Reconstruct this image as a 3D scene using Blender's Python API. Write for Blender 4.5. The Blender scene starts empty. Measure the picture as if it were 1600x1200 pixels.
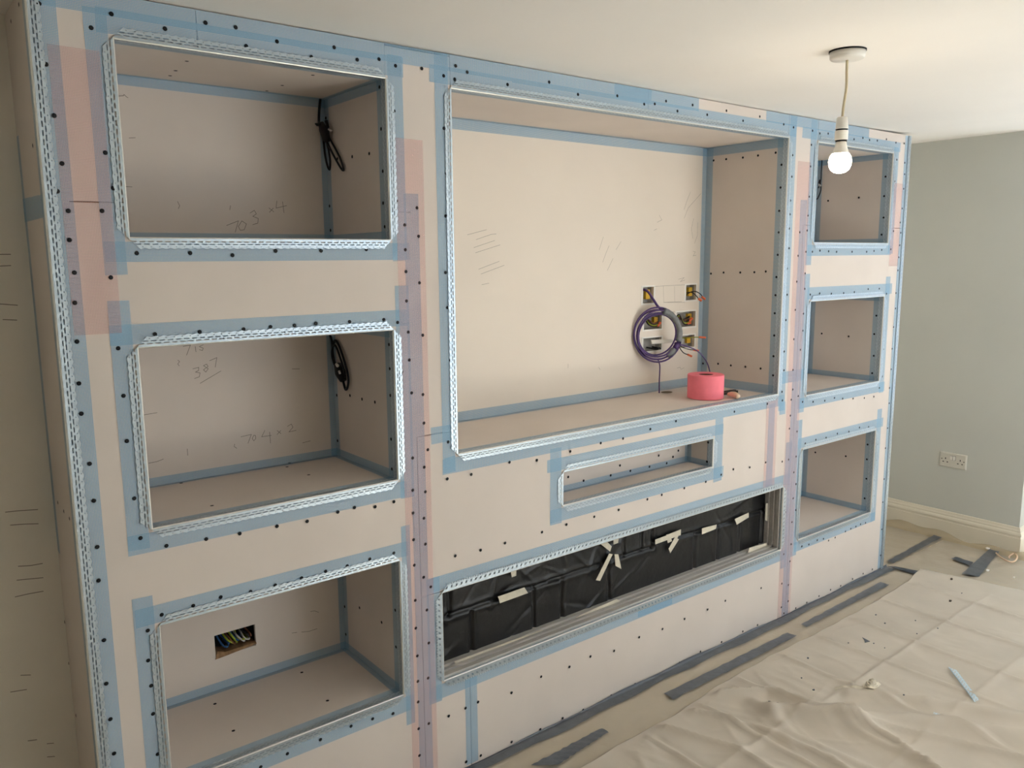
import bpy, bmesh, math, random
import numpy as np
from mathutils import Vector, Matrix

random.seed(7)
rng = np.random.RandomState(11)
SC = bpy.context.scene
COL = SC.collection

# ------------------------------------------------------------------ camera
cam_d = bpy.data.cameras.new('camera')
cam_d.sensor_width = 36.0
cam_d.lens = 28.309
cam_d.clip_start = 0.02
cam = bpy.data.objects.new('camera', cam_d)
COL.objects.link(cam)
RGT = Vector((0.786255, -0.617846, -0.008342))
FWD = Vector((0.609435, 0.777639, -0.154488))
UPV = Vector((0.101937, 0.116383, 0.987959))
cam.matrix_world = Matrix(((RGT.x, UPV.x, -FWD.x, -0.32775),
                           (RGT.y, UPV.y, -FWD.y, -2.15324),
                           (RGT.z, UPV.z, -FWD.z, 1.78031),
                           (0, 0, 0, 1)))
SC.camera = cam

# ------------------------------------------------------------------ world, lights, exposure
world = bpy.data.worlds.new('daylight')
SC.world = world
world.use_nodes = True
wb = world.node_tree.nodes['Background']
wb.inputs['Color'].default_value = (0.80, 0.90, 1.0, 1)
wb.inputs['Strength'].default_value = 1.0

def area(name, loc, rot, sx, sy, power, color):
    l = bpy.data.lights.new(name, 'AREA')
    l.shape = 'RECTANGLE'
    l.size, l.size_y = sx, sy
    l.energy = power
    l.color = color
    o = bpy.data.objects.new(name, l)
    o.location = loc
    o.rotation_euler = rot
    COL.objects.link(o)
    return o
# daylight entering by the bay window in the end wall and by the glazed doors behind the camera
area('bay_window_daylight', (5.50, -1.75, 1.42), (0, math.radians(90), 0), 1.5, 2.4, 12, (0.70, 0.83, 1.0))
area('garden_door_daylight', (3.4, -4.42, 1.10), (math.radians(90), 0, 0), 2.4, 2.0, 34, (0.72, 0.84, 1.0))
sun_d = bpy.data.lights.new('sun', 'SUN')
sun_d.energy = 126.0
sun_d.angle = math.radians(0.6)
sun_d.color = (0.70, 0.825, 1.0)
sun = bpy.data.objects.new('sun', sun_d)
sun.rotation_euler = Vector((-0.17, 0.62, -0.77)).to_track_quat('-Z', 'Y').to_euler()
COL.objects.link(sun)

SC.view_settings.view_transform = 'Standard'
SC.view_settings.look = 'None'
SC.view_settings.gamma = 1.0
SC.view_settings.use_curve_mapping = False
SC.view_settings.exposure = 0.02
SC.cycles.use_denoising = True
SC.cycles.max_bounces = 10
SC.cycles.diffuse_bounces = 6
SC.cycles.transparent_max_bounces = 16
SC.cycles.caustics_reflective = False
SC.cycles.caustics_refractive = False

# ------------------------------------------------------------------ materials
def lin(c):
    return tuple(((v / 255.0) / 12.92 if v / 255.0 <= 0.04045 else ((v / 255.0 + 0.055) / 1.055) ** 2.4) for v in c)

def mat(name, rgb, rough=0.6, metal=0.0, noise=0.0, scale=8.0, bump=0.0, bscale=200.0, spec=0.35, coat=0.0, emit=None, estr=0.0, aniso=None):
    m = bpy.data.materials.new(name)
    m.use_nodes = True
    nt = m.node_tree
    b = nt.nodes['Principled BSDF']
    col = lin(rgb)
    b.inputs['Base Color'].default_value = (*col, 1)
    b.inputs['Roughness'].default_value = rough
    b.inputs['Metallic'].default_value = metal
    b.inputs['Specular IOR Level'].default_value = spec
    b.inputs['Coat Weight'].default_value = coat
    if emit:
        b.inputs['Emission Color'].default_value = (*emit, 1)
        b.inputs['Emission Strength'].default_value = estr
    tc = nt.nodes.new('ShaderNodeTexCoord')
    src = tc.outputs['Object']
    if aniso:
        mp = nt.nodes.new('ShaderNodeMapping')
        mp.inputs['Scale'].default_value = aniso
        nt.links.new(src, mp.inputs['Vector'])
        src = mp.outputs['Vector']
    n = nt.nodes.new('ShaderNodeTexNoise')
    n.inputs['Scale'].default_value = scale
    n.inputs['Detail'].default_value = 4
    nt.links.new(src, n.inputs['Vector'])
    mr = nt.nodes.new('ShaderNodeMapRange')
    mr.inputs['From Min'].default_value = 0.3
    mr.inputs['From Max'].default_value = 0.7
    mr.inputs['To Min'].default_value = 1.0 - noise
    mr.inputs['To Max'].default_value = 1.0 + noise * 0.5
    nt.links.new(n.outputs['Fac'], mr.inputs['Value'])
    mx = nt.nodes.new('ShaderNodeMix')
    mx.data_type = 'RGBA'
    mx.blend_type = 'MULTIPLY'
    mx.inputs['Factor'].default_value = 1.0
    mx.inputs['A'].default_value = (*col, 1)
    nt.links.new(mr.outputs['Result'], mx.inputs['B'])
    nt.links.new(mx.outputs['Result'], b.inputs['Base Color'])
    if bump > 0:
        n2 = nt.nodes.new('ShaderNodeTexNoise')
        n2.inputs['Scale'].default_value = bscale
        n2.inputs['Detail'].default_value = 5
        nt.links.new(src, n2.inputs['Vector'])
        bp = nt.nodes.new('ShaderNodeBump')
        bp.inputs['Strength'].default_value = bump
        bp.inputs['Distance'].default_value = 0.01
        nt.links.new(n2.outputs['Fac'], bp.inputs['Height'])
        nt.links.new(bp.outputs['Normal'], b.inputs['Normal'])
    return m

def mesh_tape_mat(name, rgb, hole, thread, pitch=0.0035):
    """glass fibre scrim: crossed threads in the UV plane, open squares between them"""
    m = bpy.data.materials.new(name)
    m.use_nodes = True
    nt = m.node_tree
    nd, lk = nt.nodes, nt.links
    b = nd['Principled BSDF']
    b.inputs['Base Color'].default_value = (*lin(rgb), 1)
    b.inputs['Roughness'].default_value = 0.55
    b.inputs['Specular IOR Level'].default_value = 0.3
    uv = nd.new('ShaderNodeUVMap')
    sp = nd.new('ShaderNodeSeparateXYZ')
    lk.new(uv.outputs['UV'], sp.inputs[0])
    outs = []
    for ax in ('X', 'Y'):
        a = nd.new('ShaderNodeMath'); a.operation = 'MULTIPLY'; a.inputs[1].default_value = 1.0 / pitch
        lk.new(sp.outputs[ax], a.inputs[0])
        f = nd.new('ShaderNodeMath'); f.operation = 'FRACT'
        lk.new(a.outputs[0], f.inputs[0])
        g = nd.new('ShaderNodeMath'); g.operation = 'LESS_THAN'; g.inputs[1].default_value = 0.42 if ax == 'Y' else 0.30
        lk.new(f.outputs[0], g.inputs[0])
        outs.append(g.outputs[0])
    mxm = nd.new('ShaderNodeMath'); mxm.operation = 'MAXIMUM'
    lk.new(outs[0], mxm.inputs[0]); lk.new(outs[1], mxm.inputs[1])
    mr = nd.new('ShaderNodeMapRange')
    mr.inputs['To Min'].default_value = hole
    mr.inputs['To Max'].default_value = thread
    lk.new(mxm.outputs[0], mr.inputs['Value'])
    tr = nd.new('ShaderNodeBsdfTransparent')
    ms = nd.new('ShaderNodeMixShader')
    lk.new(mr.outputs[0], ms.inputs['Fac'])
    lk.new(tr.outputs[0], ms.inputs[1])
    lk.new(b.outputs[0], ms.inputs[2])
    lk.new(ms.outputs[0], nd['Material Output'].inputs['Surface'])
    return m

def film_mat(name, rgb, alpha, rough):
    m = bpy.data.materials.new(name)
    m.use_nodes = True
    nt = m.node_tree
    nd, lk = nt.nodes, nt.links
    b = nd['Principled BSDF']
    b.inputs['Base Color'].default_value = (*lin(rgb), 1)
    b.inputs['Roughness'].default_value = rough
    b.inputs['Specular IOR Level'].default_value = 0.7
    tr = nd.new('ShaderNodeBsdfTransparent')
    ms = nd.new('ShaderNodeMixShader')
    n = nd.new('ShaderNodeTexNoise')
    n.inputs['Scale'].default_value = 26
    n.inputs['Detail'].default_value = 6
    tc = nd.new('ShaderNodeTexCoord')
    lk.new(tc.outputs['Object'], n.inputs['Vector'])
    bp = nd.new('ShaderNodeBump'); bp.inputs['Strength'].default_value = 0.5; bp.inputs['Distance'].default_value = 0.01
    lk.new(n.outputs['Fac'], bp.inputs['Height']); lk.new(bp.outputs['Normal'], b.inputs['Normal'])
    ms.inputs['Fac'].default_value = alpha
    lk.new(tr.outputs[0], ms.inputs[1]); lk.new(b.outputs[0], ms.inputs[2])
    lk.new(ms.outputs[0], nd['Material Output'].inputs['Surface'])
    return m

M = {
 'board': mat('plasterboard_paper', (214, 203, 194), 0.75, noise=0.05, scale=3.0, bump=0.04, bscale=500, spec=0.15),
 'ivory_board': mat('ivory_plasterboard_paper', (230, 219, 206), 0.75, noise=0.03, scale=3.0, bump=0.03, bscale=500, spec=0.15),
 'board_core': mat('plaster_core', (235, 232, 226), 0.9),
 'ceiling': mat('ceiling_paint', (243, 239, 233), 0.85, noise=0.03, scale=1.5, spec=0.1),
 'wall': mat('greige_wall_paint', (198, 199, 192), 0.8, noise=0.03, scale=2.0, bump=0.03, bscale=300, spec=0.15),
 'wall_side': mat('stone_wall_paint', (164, 158, 148), 0.85, noise=0.03, scale=2, spec=0.1),
 'wall_old': mat('grey_skim', (230, 224, 213), 0.85, noise=0.05, scale=3, spec=0.1),
 'skirt': mat('skirting_gloss', (222, 214, 196), 0.35, noise=0.02),
 'carpet': mat('beige_carpet', (196, 180, 157), 0.95, noise=0.28, scale=60, bump=0.5, bscale=400, spec=0.05),
 'film': film_mat('clear_carpet_film', (224, 214, 197), 0.46, 0.30),
 'sheet': mat('cotton_dust_sheet', (200, 190, 176), 0.9, noise=0.07, scale=5, bump=0.12, bscale=900, spec=0.08),
 'duct': mat('grey_duct_tape', (94, 99, 106), 0.38, noise=0.18, scale=25, bump=0.15, bscale=60, spec=0.5),
 'blue': mesh_tape_mat('blue_scrim', (154, 192, 219), 0.18, 0.74),
 'pink': mesh_tape_mat('pink_scrim', (228, 170, 166), 0.08, 0.36),
 'bead': mat('galvanised_bead', (190, 202, 210), 0.38, metal=0.6, noise=0.10, scale=90, spec=0.5),
 'offcut': mat('bright_zinc_offcut', (196, 216, 228), 0.4, metal=0.25, noise=0.05, scale=60),
 'nose': mat('bead_nose', (224, 222, 214), 0.35, metal=0.35, noise=0.04, scale=60),
 'screw': mat('black_screw', (16, 16, 19), 0.5, metal=0.4),
 'screw_slot': mat('screw_slot', (6, 6, 7), 0.7),
 'pencil': mat('pencil_graphite', (134, 126, 117), 0.7),
 'plastic': mat('black_plastic', (11, 11, 12), 0.38, noise=0.2, scale=9, bump=0.25, bscale=22, spec=0.42),
 'masking': mat('masking_tape', (214, 205, 186), 0.7, noise=0.10, scale=30, bump=0.2, bscale=90),
 'alu': mat('mill_metal_channel', (196, 191, 186), 0.45, metal=0.25, noise=0.12, scale=14, aniso=(0.3, 6, 6)),
 'pinkroll': mat('pink_paper_roll', (246, 128, 142), 0.7, noise=0.04, scale=40),
 'rollcore': mat('roll_core_card', (92, 60, 48), 0.8),
 'white_pl': mat('white_plastic', (226, 222, 214), 0.35, noise=0.02),
 'socket_pl': mat('socket_plastic', (206, 202, 190), 0.35, noise=0.02),
 'dark': mat('dark_gap', (14, 13, 12), 0.8),
 'cord': mat('white_flex', (205, 190, 160), 0.5),
 'purple': mat('purple_cable', (74, 44, 104), 0.4, noise=0.1, scale=50, spec=0.5),
 'blackcable': mat('black_cable', (22, 20, 26), 0.45),
 'greytape': mat('grey_cloth_tape', (124, 127, 128), 0.5, noise=0.15, scale=60, bump=0.2, bscale=80),
 'metalbox': mat('galv_box', (190, 188, 184), 0.5, metal=0.1, noise=0.12, scale=30),
 'yellow': mat('yellow_grommet', (212, 170, 52), 0.5),
 'brown_w': mat('brown_wire', (104, 62, 40), 0.5),
 'blue_w': mat('blue_wire', (46, 84, 130), 0.5),
 'green_w': mat('green_yellow_wire', (150, 160, 50), 0.5),
 'orange_w': mat('orange_connector', (214, 104, 62), 0.4),
 'black_w': mat('dark_wire', (30, 26, 26), 0.5),
 'terracotta': mat('broken_plaster', (150, 118, 86), 0.9, noise=0.4, scale=60),
 'timber': mat('stud_timber', (150, 120, 84), 0.8, noise=0.2, scale=20),
 'ivory': mat('ivory_handle', (226, 196, 168), 0.5),
 'steel': mat('dark_steel', (70, 62, 56), 0.4, metal=0.7),
 'frame': mat('window_frame_white', (230, 230, 226), 0.4),
 'glass': None,
}
gm = bpy.data.materials.new('window_glass'); gm.use_nodes = True
_n = gm.node_tree.nodes; _l = gm.node_tree.links
_t = _n.new('ShaderNodeBsdfTransparent'); _m = _n.new('ShaderNodeMixShader'); _m.inputs[0].default_value = 0.06
_g = _n.new('ShaderNodeBsdfGlossy'); _g.inputs['Roughness'].default_value = 0.02
_l.new(_t.outputs[0], _m.inputs[1]); _l.new(_g.outputs[0], _m.inputs[2]); _l.new(_m.outputs[0], _n['Material Output'].inputs['Surface'])
M['glass'] = gm
# lit bulb glass
bm_ = mat('bulb_glow', (255, 244, 226), 0.4, emit=(1.0, 0.84, 0.62), estr=60.0)
M['bulb'] = bm_

# ------------------------------------------------------------------ mesh helpers
class MB:
    def __init__(s):
        s.v, s.f, s.uv = [], [], []
    def quad(s, a, b, c, d, uv=None):
        i = len(s.v)
        s.v += [tuple(a), tuple(b), tuple(c), tuple(d)]
        s.f.append((i, i + 1, i + 2, i + 3))
        s.uv += list(uv) if uv else [(0, 0), (1, 0), (1, 1), (0, 1)]
        return s
    def poly(s, pts):
        i = len(s.v)
        s.v += [tuple(p) for p in pts]
        s.f.append(tuple(range(i, i + len(pts))))
        s.uv += [(0, 0)] * len(pts)
        return s
    def box(s, x0, x1, y0, y1, z0, z1):
        i = len(s.v)
        s.v += [(x0, y0, z0), (x1, y0, z0), (x1, y1, z0), (x0, y1, z0), (x0, y0, z1), (x1, y0, z1), (x1, y1, z1), (x0, y1, z1)]
        for f in ((0, 3, 2, 1), (4, 5, 6, 7), (0, 1, 5, 4), (1, 2, 6, 5), (2, 3, 7, 6), (3, 0, 4, 7)):
            s.f.append(tuple(i + k for k in f)); s.uv += [(0, 0), (1, 0), (1, 1), (0, 1)]
        return s
    def prism(s, pts, off):
        """closed polygon pts (3-D) extruded by vector off"""
        n = len(pts); i = len(s.v)
        s.v += [tuple(p) for p in pts] + [tuple(Vector(p) + Vector(off)) for p in pts]
        s.f.append(tuple(i + k for k in range(n))[::-1]); s.uv += [(0, 0)] * n
        s.f.append(tuple(i + n + k for k in range(n))); s.uv += [(0, 0)] * n
        for k in range(n):
            j = (k + 1) % n
            s.f.append((i + k, i + j, i + n + j, i + n + k)); s.uv += [(0, 0), (1, 0), (1, 1), (0, 1)]
        return s
    def strip(s, prof, off):
        """open profile extruded by off, faces only along the profile"""
        for a, b in zip(prof[:-1], prof[1:]):
            s.quad(a, b, Vector(b) + Vector(off), Vector(a) + Vector(off))
        return s
    def tube(s, pts, r, seg=8, cap=True):
        pts = [Vector(p) for p in pts]
        n = len(pts); i = len(s.v)
        rr = r if hasattr(r, '__len__') else [r] * n
        prev = None
        for k in range(n):
            t = (pts[min(k + 1, n - 1)] - pts[max(k - 1, 0)]).normalized()
            if prev is None:
                ref = Vector((0, 0, 1)) if abs(t.z) < 0.9 else Vector((1, 0, 0))
                u = t.cross(ref).normalized()
            else:
                u = (prev - t * prev.dot(t)).normalized()
            prev = u
            w = t.cross(u)
            for j in range(seg):
                a = 2 * math.pi * j / seg
                s.v.append(tuple(pts[k] + (u * math.cos(a) + w * math.sin(a)) * rr[k]))
        for k in range(n - 1):
            for j in range(seg):
                j2 = (j + 1) % seg
                s.f.append((i + k * seg + j, i + k * seg + j2, i + (k + 1) * seg + j2, i + (k + 1) * seg + j))
                s.uv += [(0, 0)] * 4
        if cap:
            s.f.append(tuple(i + j for j in range(seg))[::-1]); s.uv += [(0, 0)] * seg
            s.f.append(tuple(i + (n - 1) * seg + j for j in range(seg))); s.uv += [(0, 0)] * seg
        return s
    def lathe(s, prof, c, seg=28):
        """profile [(r, z)] turned about the vertical axis through c"""
        i = len(s.v); n = len(prof)
        for r, z in prof:
            for j in range(seg):
                a = 2 * math.pi * j / seg
                s.v.append((c[0] + r * math.cos(a), c[1] + r * math.sin(a), c[2] + z))
        for k in range(n - 1):
            for j in range(seg):
                j2 = (j + 1) % seg
                s.f.append((i + k * seg + j, i + k * seg + j2, i + (k + 1) * seg + j2, i + (k + 1) * seg + j))
                s.uv += [(0, 0)] * 4
        return s
    def grid(s, P):
        """P: array (n, m, 3)"""
        n, m = P.shape[:2]; i = len(s.v)
        s.v += [tuple(p) for p in P.reshape(-1, 3).tolist()]
        for a in range(n - 1):
            for b in range(m - 1):
                k = i + a * m + b
                s.f.append((k, k + 1, k + m + 1, k + m)); s.uv += [(0, 0)] * 4
        return s
    def mesh(s, name, m, smooth=False, uv=False):
        me = bpy.data.meshes.new(name)
        me.from_pydata(s.v, [], s.f)
        if uv:
            l = me.uv_layers.new(name='UVMap')
            for k, t in enumerate(s.uv):
                l.data[k].uv = t
        me.materials.append(m)
        if smooth:
            me.polygons.foreach_set('use_smooth', [True] * len(me.polygons))
        me.update()
        return me

def wloc(o):
    v = Vector((0, 0, 0))
    while o is not None:
        v += o.location; o = o.parent
    return v

def put(name, me, parent=None, loc=(0, 0, 0)):
    """link mesh data as an object; loc is where its own origin lies in the room"""
    o = bpy.data.objects.new(name, me)
    COL.objects.link(o)
    o.parent = parent
    o.location = Vector(loc) - (wloc(parent) if parent else Vector((0, 0, 0)))
    return o

def build(name, mb, m, parent=None, smooth=False, uv=False):
    """geometry given in room metres; the object's origin is moved to the parent's base or its own centre"""
    if parent is None and mb.v:
        a = np.array(mb.v); lo, hi = a.min(0), a.max(0)
        c = Vector(((lo[0] + hi[0]) / 2, (lo[1] + hi[1]) / 2, lo[2]))
    else:
        c = wloc(parent) if parent else Vector((0, 0, 0))
    me = mb.mesh(name, m, smooth, uv)
    me.transform(Matrix.Translation(-c))
    return put(name, me, parent, c)

def empty(name, loc, parent=None):
    o = bpy.data.objects.new(name, None)
    o.empty_display_size = 0.1
    COL.objects.link(o)
    o.parent = parent
    o.location = Vector(loc) - (wloc(parent) if parent else Vector((0, 0, 0)))
    return o

def tag(o, label, cat=None, group=None, kind=None):
    if label: o['label'] = label
    if cat: o['category'] = cat
    if group: o['group'] = group
    if kind: o['kind'] = kind
    return o

def struct(o, label=None):
    o['kind'] = 'structure'
    if label: o['label'] = label
    return o

def smooth_path(pts, n=8):
    """Catmull-Rom through pts"""
    p = [Vector(q) for q in pts]
    p = [p[0] * 2 - p[1]] + p + [p[-1] * 2 - p[-2]]
    out = []
    for k in range(1, len(p) - 2):
        for j in range(n):
            t = j / n
            a, b, c, d = p[k - 1], p[k], p[k + 1], p[k + 2]
            out.append(0.5 * ((2 * b) + (c - a) * t + (2 * a - 5 * b + 4 * c - d) * t * t + (3 * b - a - 3 * c + d) * t ** 3))
    out.append(p[-2])
    return out

# ------------------------------------------------------------------ measured positions, millimetres
SCREWS = [(24,2351),(173,2354),(127,2316),(292,2340),(391,2370),(467,2371),(492,2329),(27,2222),(34,2111),(41,2005),(135,2036),(146,1954),(26,1942),(576,2353),(741,2362),(672,2327),(811,2339),(881,2350),(935,2339),(1025,2343),(1103,2332),(1191,2354),(1148,2367),(1143,2327),(1350,2336),(925,2211),(1100,2177),(1105,2043),(1528,2365),(1660,2340),(1853,2357),(1995,2343),(2053,2350),(2116,2367),(2183,2337),(2272,2369),(2363,2341),(2485,2369),(2598,2340),(2713,2368),(2890,2352),(2966,2346),(3118,2345),(3179,2338),(3249,2343),(3114,2282),(3479,2336),(3560,2349),(3624,2344),(3699,2347),(3788,2361),(3887,2352),(3973,2355),(2968,2226),(3907,2268),(3993,2258),(3117,2186),(3999,2200),(2970,2132),(3899,2159),(3999,2125),(45,1898),(117,1900),(42,1831),(46,1755),(41,1684),(124,1742),(187,1800),(315,1800),(423,1794),(38,1592),(127,1569),(215,1598),(325,1597),(441,1597),(34,1491),(542,1805),(675,1805),(818,1809),(516,1599),(585,1599),(649,1601),(755,1600),(869,1600),(925,1953),(996,1934),(951,1882),(999,1849),(1100,1912),(951,1808),(951,1742),(998,1707),(1095,1737),(950,1653),(1099,1626),(953,1557),(1005,1544),(916,1589),(954,1470),(926,1436),(1106,1457),(3118,2050),(2967,2027),(2968,1966),(2967,1903),(3115,1964),(3114,1896),(3054,1887),(2973,1814),(3112,1798),(3165,1798),(3229,1803),(3305,1800),(3376,1797),(3519,1797),(3659,1797),(3732,1801),(3810,1806),(3904,1810),(3049,1780),(2964,1723),(3114,1698),(3048,1661),(3117,1626),(2974,1603),(3164,1597),(3245,1600),(3349,1595),(3461,1594),(3562,1596),(3696,1607),(3809,1606),(3888,1577),(3989,1577),(3994,1698),(3995,1494),(3047,1530),(3116,1509),(2973,1486),(3987,1394),(3118,1428),(3046,1392),(2970,1340),(3105,1338),(3893,1279),(3987,1276),(2975,1251),(3050,1246),(3991,1163),(3898,1132),(3997,2023),(3985,1950),(3999,1896),(3997,1831),(3995,1767),(3893,2022),(3921,1904),(33,1417),(41,1291),(43,1197),(41,1078),(130,1450),(129,1335),(135,1185),(142,1078),(203,1043),(305,1038),(396,1033),(959,1366),(1000,1356),(1001,1264),(1013,1175),(956,1157),(998,1120),(953,1052),(1000,1038),(952,977),(992,951),(951,888),(995,863),(951,802),(1091,1189),(1085,1066),(1181,1064),(1344,1079),(1215,790),(1321,791),(1110,795),(692,1034),(747,1037),(817,1025),(883,1028),(594,1026),(503,1031),(877,861),(792,862),(715,859),(644,860),(1468,1066),(1629,1073),(1785,1081),(1906,1081),(2062,1097),(2217,1109),(2608,1100),(2854,1106),(1491,793),(1611,796),(1754,796),(1887,796),(2052,807),(2139,809),(2281,811),(2423,813),(2529,826),(2616,836),(2738,824),(2860,827),(2973,1108),(3047,1103),(3056,1151),(3105,1114),(3143,1081),(2967,1150),(3046,1026),(3043,963),(3109,940),(3111,815),(3048,810),(2994,809),(3098,738),(3120,675),(3103,606),(3043,547),(3102,485),(3104,371),(3044,334),(3101,283),(3129,541),(3037,424),(3235,1071),(3340,1064),(3429,1068),(3508,1055),(3610,1044),(3723,1034),(3822,1030),(3875,1072),(3986,1060),(3994,974),(3994,834),(3984,722),(3992,544),(3994,410),(4003,249),(4008,94),(3925,32),(3825,32),(3184,869),(3277,874),(3370,871),(3475,877),(3587,872),(3692,879),(3786,869),(3892,758),(3890,665),(3887,559),(3891,463),(3199,338),(3262,333),(3338,338),(3397,332),(3447,311),(3510,313),(3610,324),(3664,327),(3716,328),(3764,331),(3817,327),(37,991),(37,832),(33,715),(35,616),(36,519),(178,859),(259,861),(333,865),(416,858),(141,826),(136,744),(138,672),(137,592),(140,474),(488,858),(985,752),(1011,712),(951,682),(994,636),(950,586),(998,519),(953,488),(992,396),(952,398),(951,325),(950,229),(990,232),(950,131),(1070,229),(1140,232),(1194,235),(1344,216),(1342,22),(1202,26),(1139,28),(496,327),(414,319),(602,330),(705,334),(781,330),(855,320),(568,859),(1485,230),(1628,221),(1739,227),(1871,208),(2018,221),(2162,213),(2305,216),(2463,214),(2590,220),(2865,207),(1480,18),(1593,20),(1701,14),(1857,18),(1997,19),(2277,20),(2421,26),(2572,24),(2732,27),(2848,24),(3039,183),(3096,161),(3101,74),(3044,58),(3069,19),(3493,28),(3383,23),(3270,19),(3171,17),(3594,23),(3714,30)]
REVEAL_SCREWS = {'A': [(33,2281),(31,2162),(29,2040),(325,2105),(221,2101),(109,2099),(415,2242),(33,1947),(28,1877),(410,1958),(410,1878)],'B': [(25,1520),(25,1445),(403,1313),(302,1325),(216,1324),(128,1326),(27,1361),(31,1221),(32,1124),(412,1149)],'C': [(405,534),(286,571),(128,575),(33,652),(36,523),(404,427)],'D': [(407,2240),(333,2239),(238,2237),(155,2238),(403,1696),(327,1702),(230,1703),(151,1705),(89,1709),(436,1244),(343,1252),(266,1251),(182,1253),(96,1253),(31,1982),(29,1886),(29,1785),(31,1684),(32,1601),(32,1518),(30,1415),(29,1318),(27,1228),(62,2241),(29,2185),(29,2085)],'E': [(28,890),(25,977)],'G': [(349,2079),(171,2085),(32,2084),(28,1974),(33,1886),(31,2183)],'H': [(345,1343),(183,1338),(33,1460),(39,1361),(34,1244),(37,1149)],'I': [(346,652),(159,665),(37,754),(36,671),(32,562),(35,449)]}
E_BACK_SCREWS = [(1746,925),(1829,895),(1982,890),(2099,889),(2036,923),(2217,887),(2328,884),(2275,927),(2369,906),(2404,929)]
SHELF_SCREWS = {'C': [(405,427),(395,333),(389,146),(856,430),(696,345),(669,438),(686,122)],'B': [(360,401),(396,434),(358,102),(695,377),(723,423),(709,236)]}
HEAD_SCREWS = [(379,127),(387,256),(392,328),(699,267),(692,371),(715,86)]
RETURN_SCREWS = [(93,2367),(232,2361),(90,2052),(244,1142),(158,1139),(82,1139),(334,769),(335,643),(296,499),(342,430)]
LEFT_MARKS = [[(-64,1801),(-41,1801)],[(-67,1771),(-43,1772)],[(-76,1673),(-37,1668)],[(-73,1632),(-42,1629)],[(-114,1116),(-86,1114),(-39,1108)],[(-106,1078),(-75,1074),(-41,1068)],[(-98,959),(-70,954),(-41,953)],[(-105,921),(-77,917),(-43,912)],[(-113,875),(-81,875),(-46,873)],[(-120,647),(-97,640)],[(-148,607),(-110,601)],[(-120,449),(-99,444)],[(-78,382),(-60,376)],[(-75,422),(-59,417)]]
PENCIL = {'A': [('703 x4',[[(552,1888),(590,1903),(578,1868)],[(601,1903),(589,1886),(594,1874),(607,1876),(615,1894),(601,1903)],[(629,1928),(643,1937),(649,1926),(637,1918),(654,1912),(652,1897),(635,1892)],[(691,1946),(707,1934)],[(706,1946),(692,1932)],[(719,1969),(715,1946),(751,1955)],[(738,1967),(741,1932)]]),('ticks',[[(410,1956),(415,1944),(411,1935)],[(568,1949),(565,1936)],[(269,2243),(282,2245),(284,2249),(290,2243),(294,2241)],[(288,2130),(305,2132)],[(269,1993),(286,1993)]])],'B': [('715',[[(402,1519),(424,1522),(410,1491)],[(438,1516),(439,1499)],[(463,1520),(450,1515),(462,1509),(459,1502),(450,1505)]]),('387',[[(426,1447),(444,1450),(443,1440),(433,1436),(447,1432),(444,1420),(429,1416)],[(469,1458),(459,1454),(473,1443),(465,1433),(458,1441),(473,1450),(469,1458)],[(479,1468),(502,1476),(495,1446)],[(445,1399),(512,1432)]]),('704 x2',[[(563,1210),(598,1213),(585,1185)],[(606,1209),(600,1199),(605,1190),(612,1197),(611,1208),(606,1209)],[(644,1220),(632,1200),(665,1200)],[(660,1212),(661,1174)],[(686,1214),(699,1201)],[(699,1212),(685,1200)],[(723,1223),(737,1229),(742,1217),(727,1203),(753,1205)]]),('ticks',[[(274,1320),(311,1322)],[(276,1169),(300,1170),(319,1175)],[(392,1196),(392,1175)],[(541,1189),(539,1181),(547,1174)],[(774,1158),(803,1161)],[(750,1417),(776,1415)],[(383,1478),(388,1473),(382,1466),(386,1460)]])],'C': [('ticks',[[(767,550),(782,548),(797,538)],[(695,491),(713,488)],[(730,484),(757,478),(788,479)]])],'D': [('slanted lines',[[(1498,1871),(1591,1892)],[(1539,1853),(1614,1874),(1638,1876)],[(1527,1822),(1630,1850)],[(1535,1802),(1657,1833)],[(1549,1738),(1652,1768)],[(1560,1719),(1677,1752)],[(1563,1677),(1599,1682)]]),('outline',[[(2569,1642),(2794,1644)],[(2636,1644),(2642,1564),(2773,1563)],[(2717,1638),(2720,1565)],[(2639,1564),(2797,1558)],[(2663,1517),(2727,1515),(2730,1443)],[(2749,1236),(2773,1238),(2779,1227),(2803,1233)]]),('scribble',[[(2818,2089),(2791,2042),(2774,2004)],[(2897,2085),(2804,2013),(2776,1963)],[(2847,1964),(2831,1914),(2845,1868)],[(2878,1946),(2879,1884),(2858,1845)],[(2848,1806),(2866,1802),(2849,1783),(2873,1787)],[(2745,1672),(2787,1679),(2758,1660),(2793,1667)],[(2233,1870),(2209,1814)],[(2269,1832),(2244,1786),(2230,1758)],[(2345,1850),(2314,1814)],[(2295,1775),(2260,1722)],[(2598,1973),(2616,1952),(2583,1940)],[(2562,1903),(2583,1910)],[(2025,1320),(2025,1302)],[(2210,1289),(2221,1277)]])]}
DUCT = [[(2044,-120),(2040,-173),(2918,-171),(2912,-124)],[(3039,-115),(3036,-147),(3833,-147),(3840,-96)],[(1673,-135),(1676,-169),(1393,-199),(1321,-141)],[(4155,33),(4162,-5),(4860,17),(4853,69)],[(4081,-8),(4093,-188),(4161,-178),(4115,-36)],[(4290,-326),(4328,-404),(4919,-297),(4927,-247)],[(4485,-186),(4452,-306),(4522,-294),(4539,-191)]]
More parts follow.
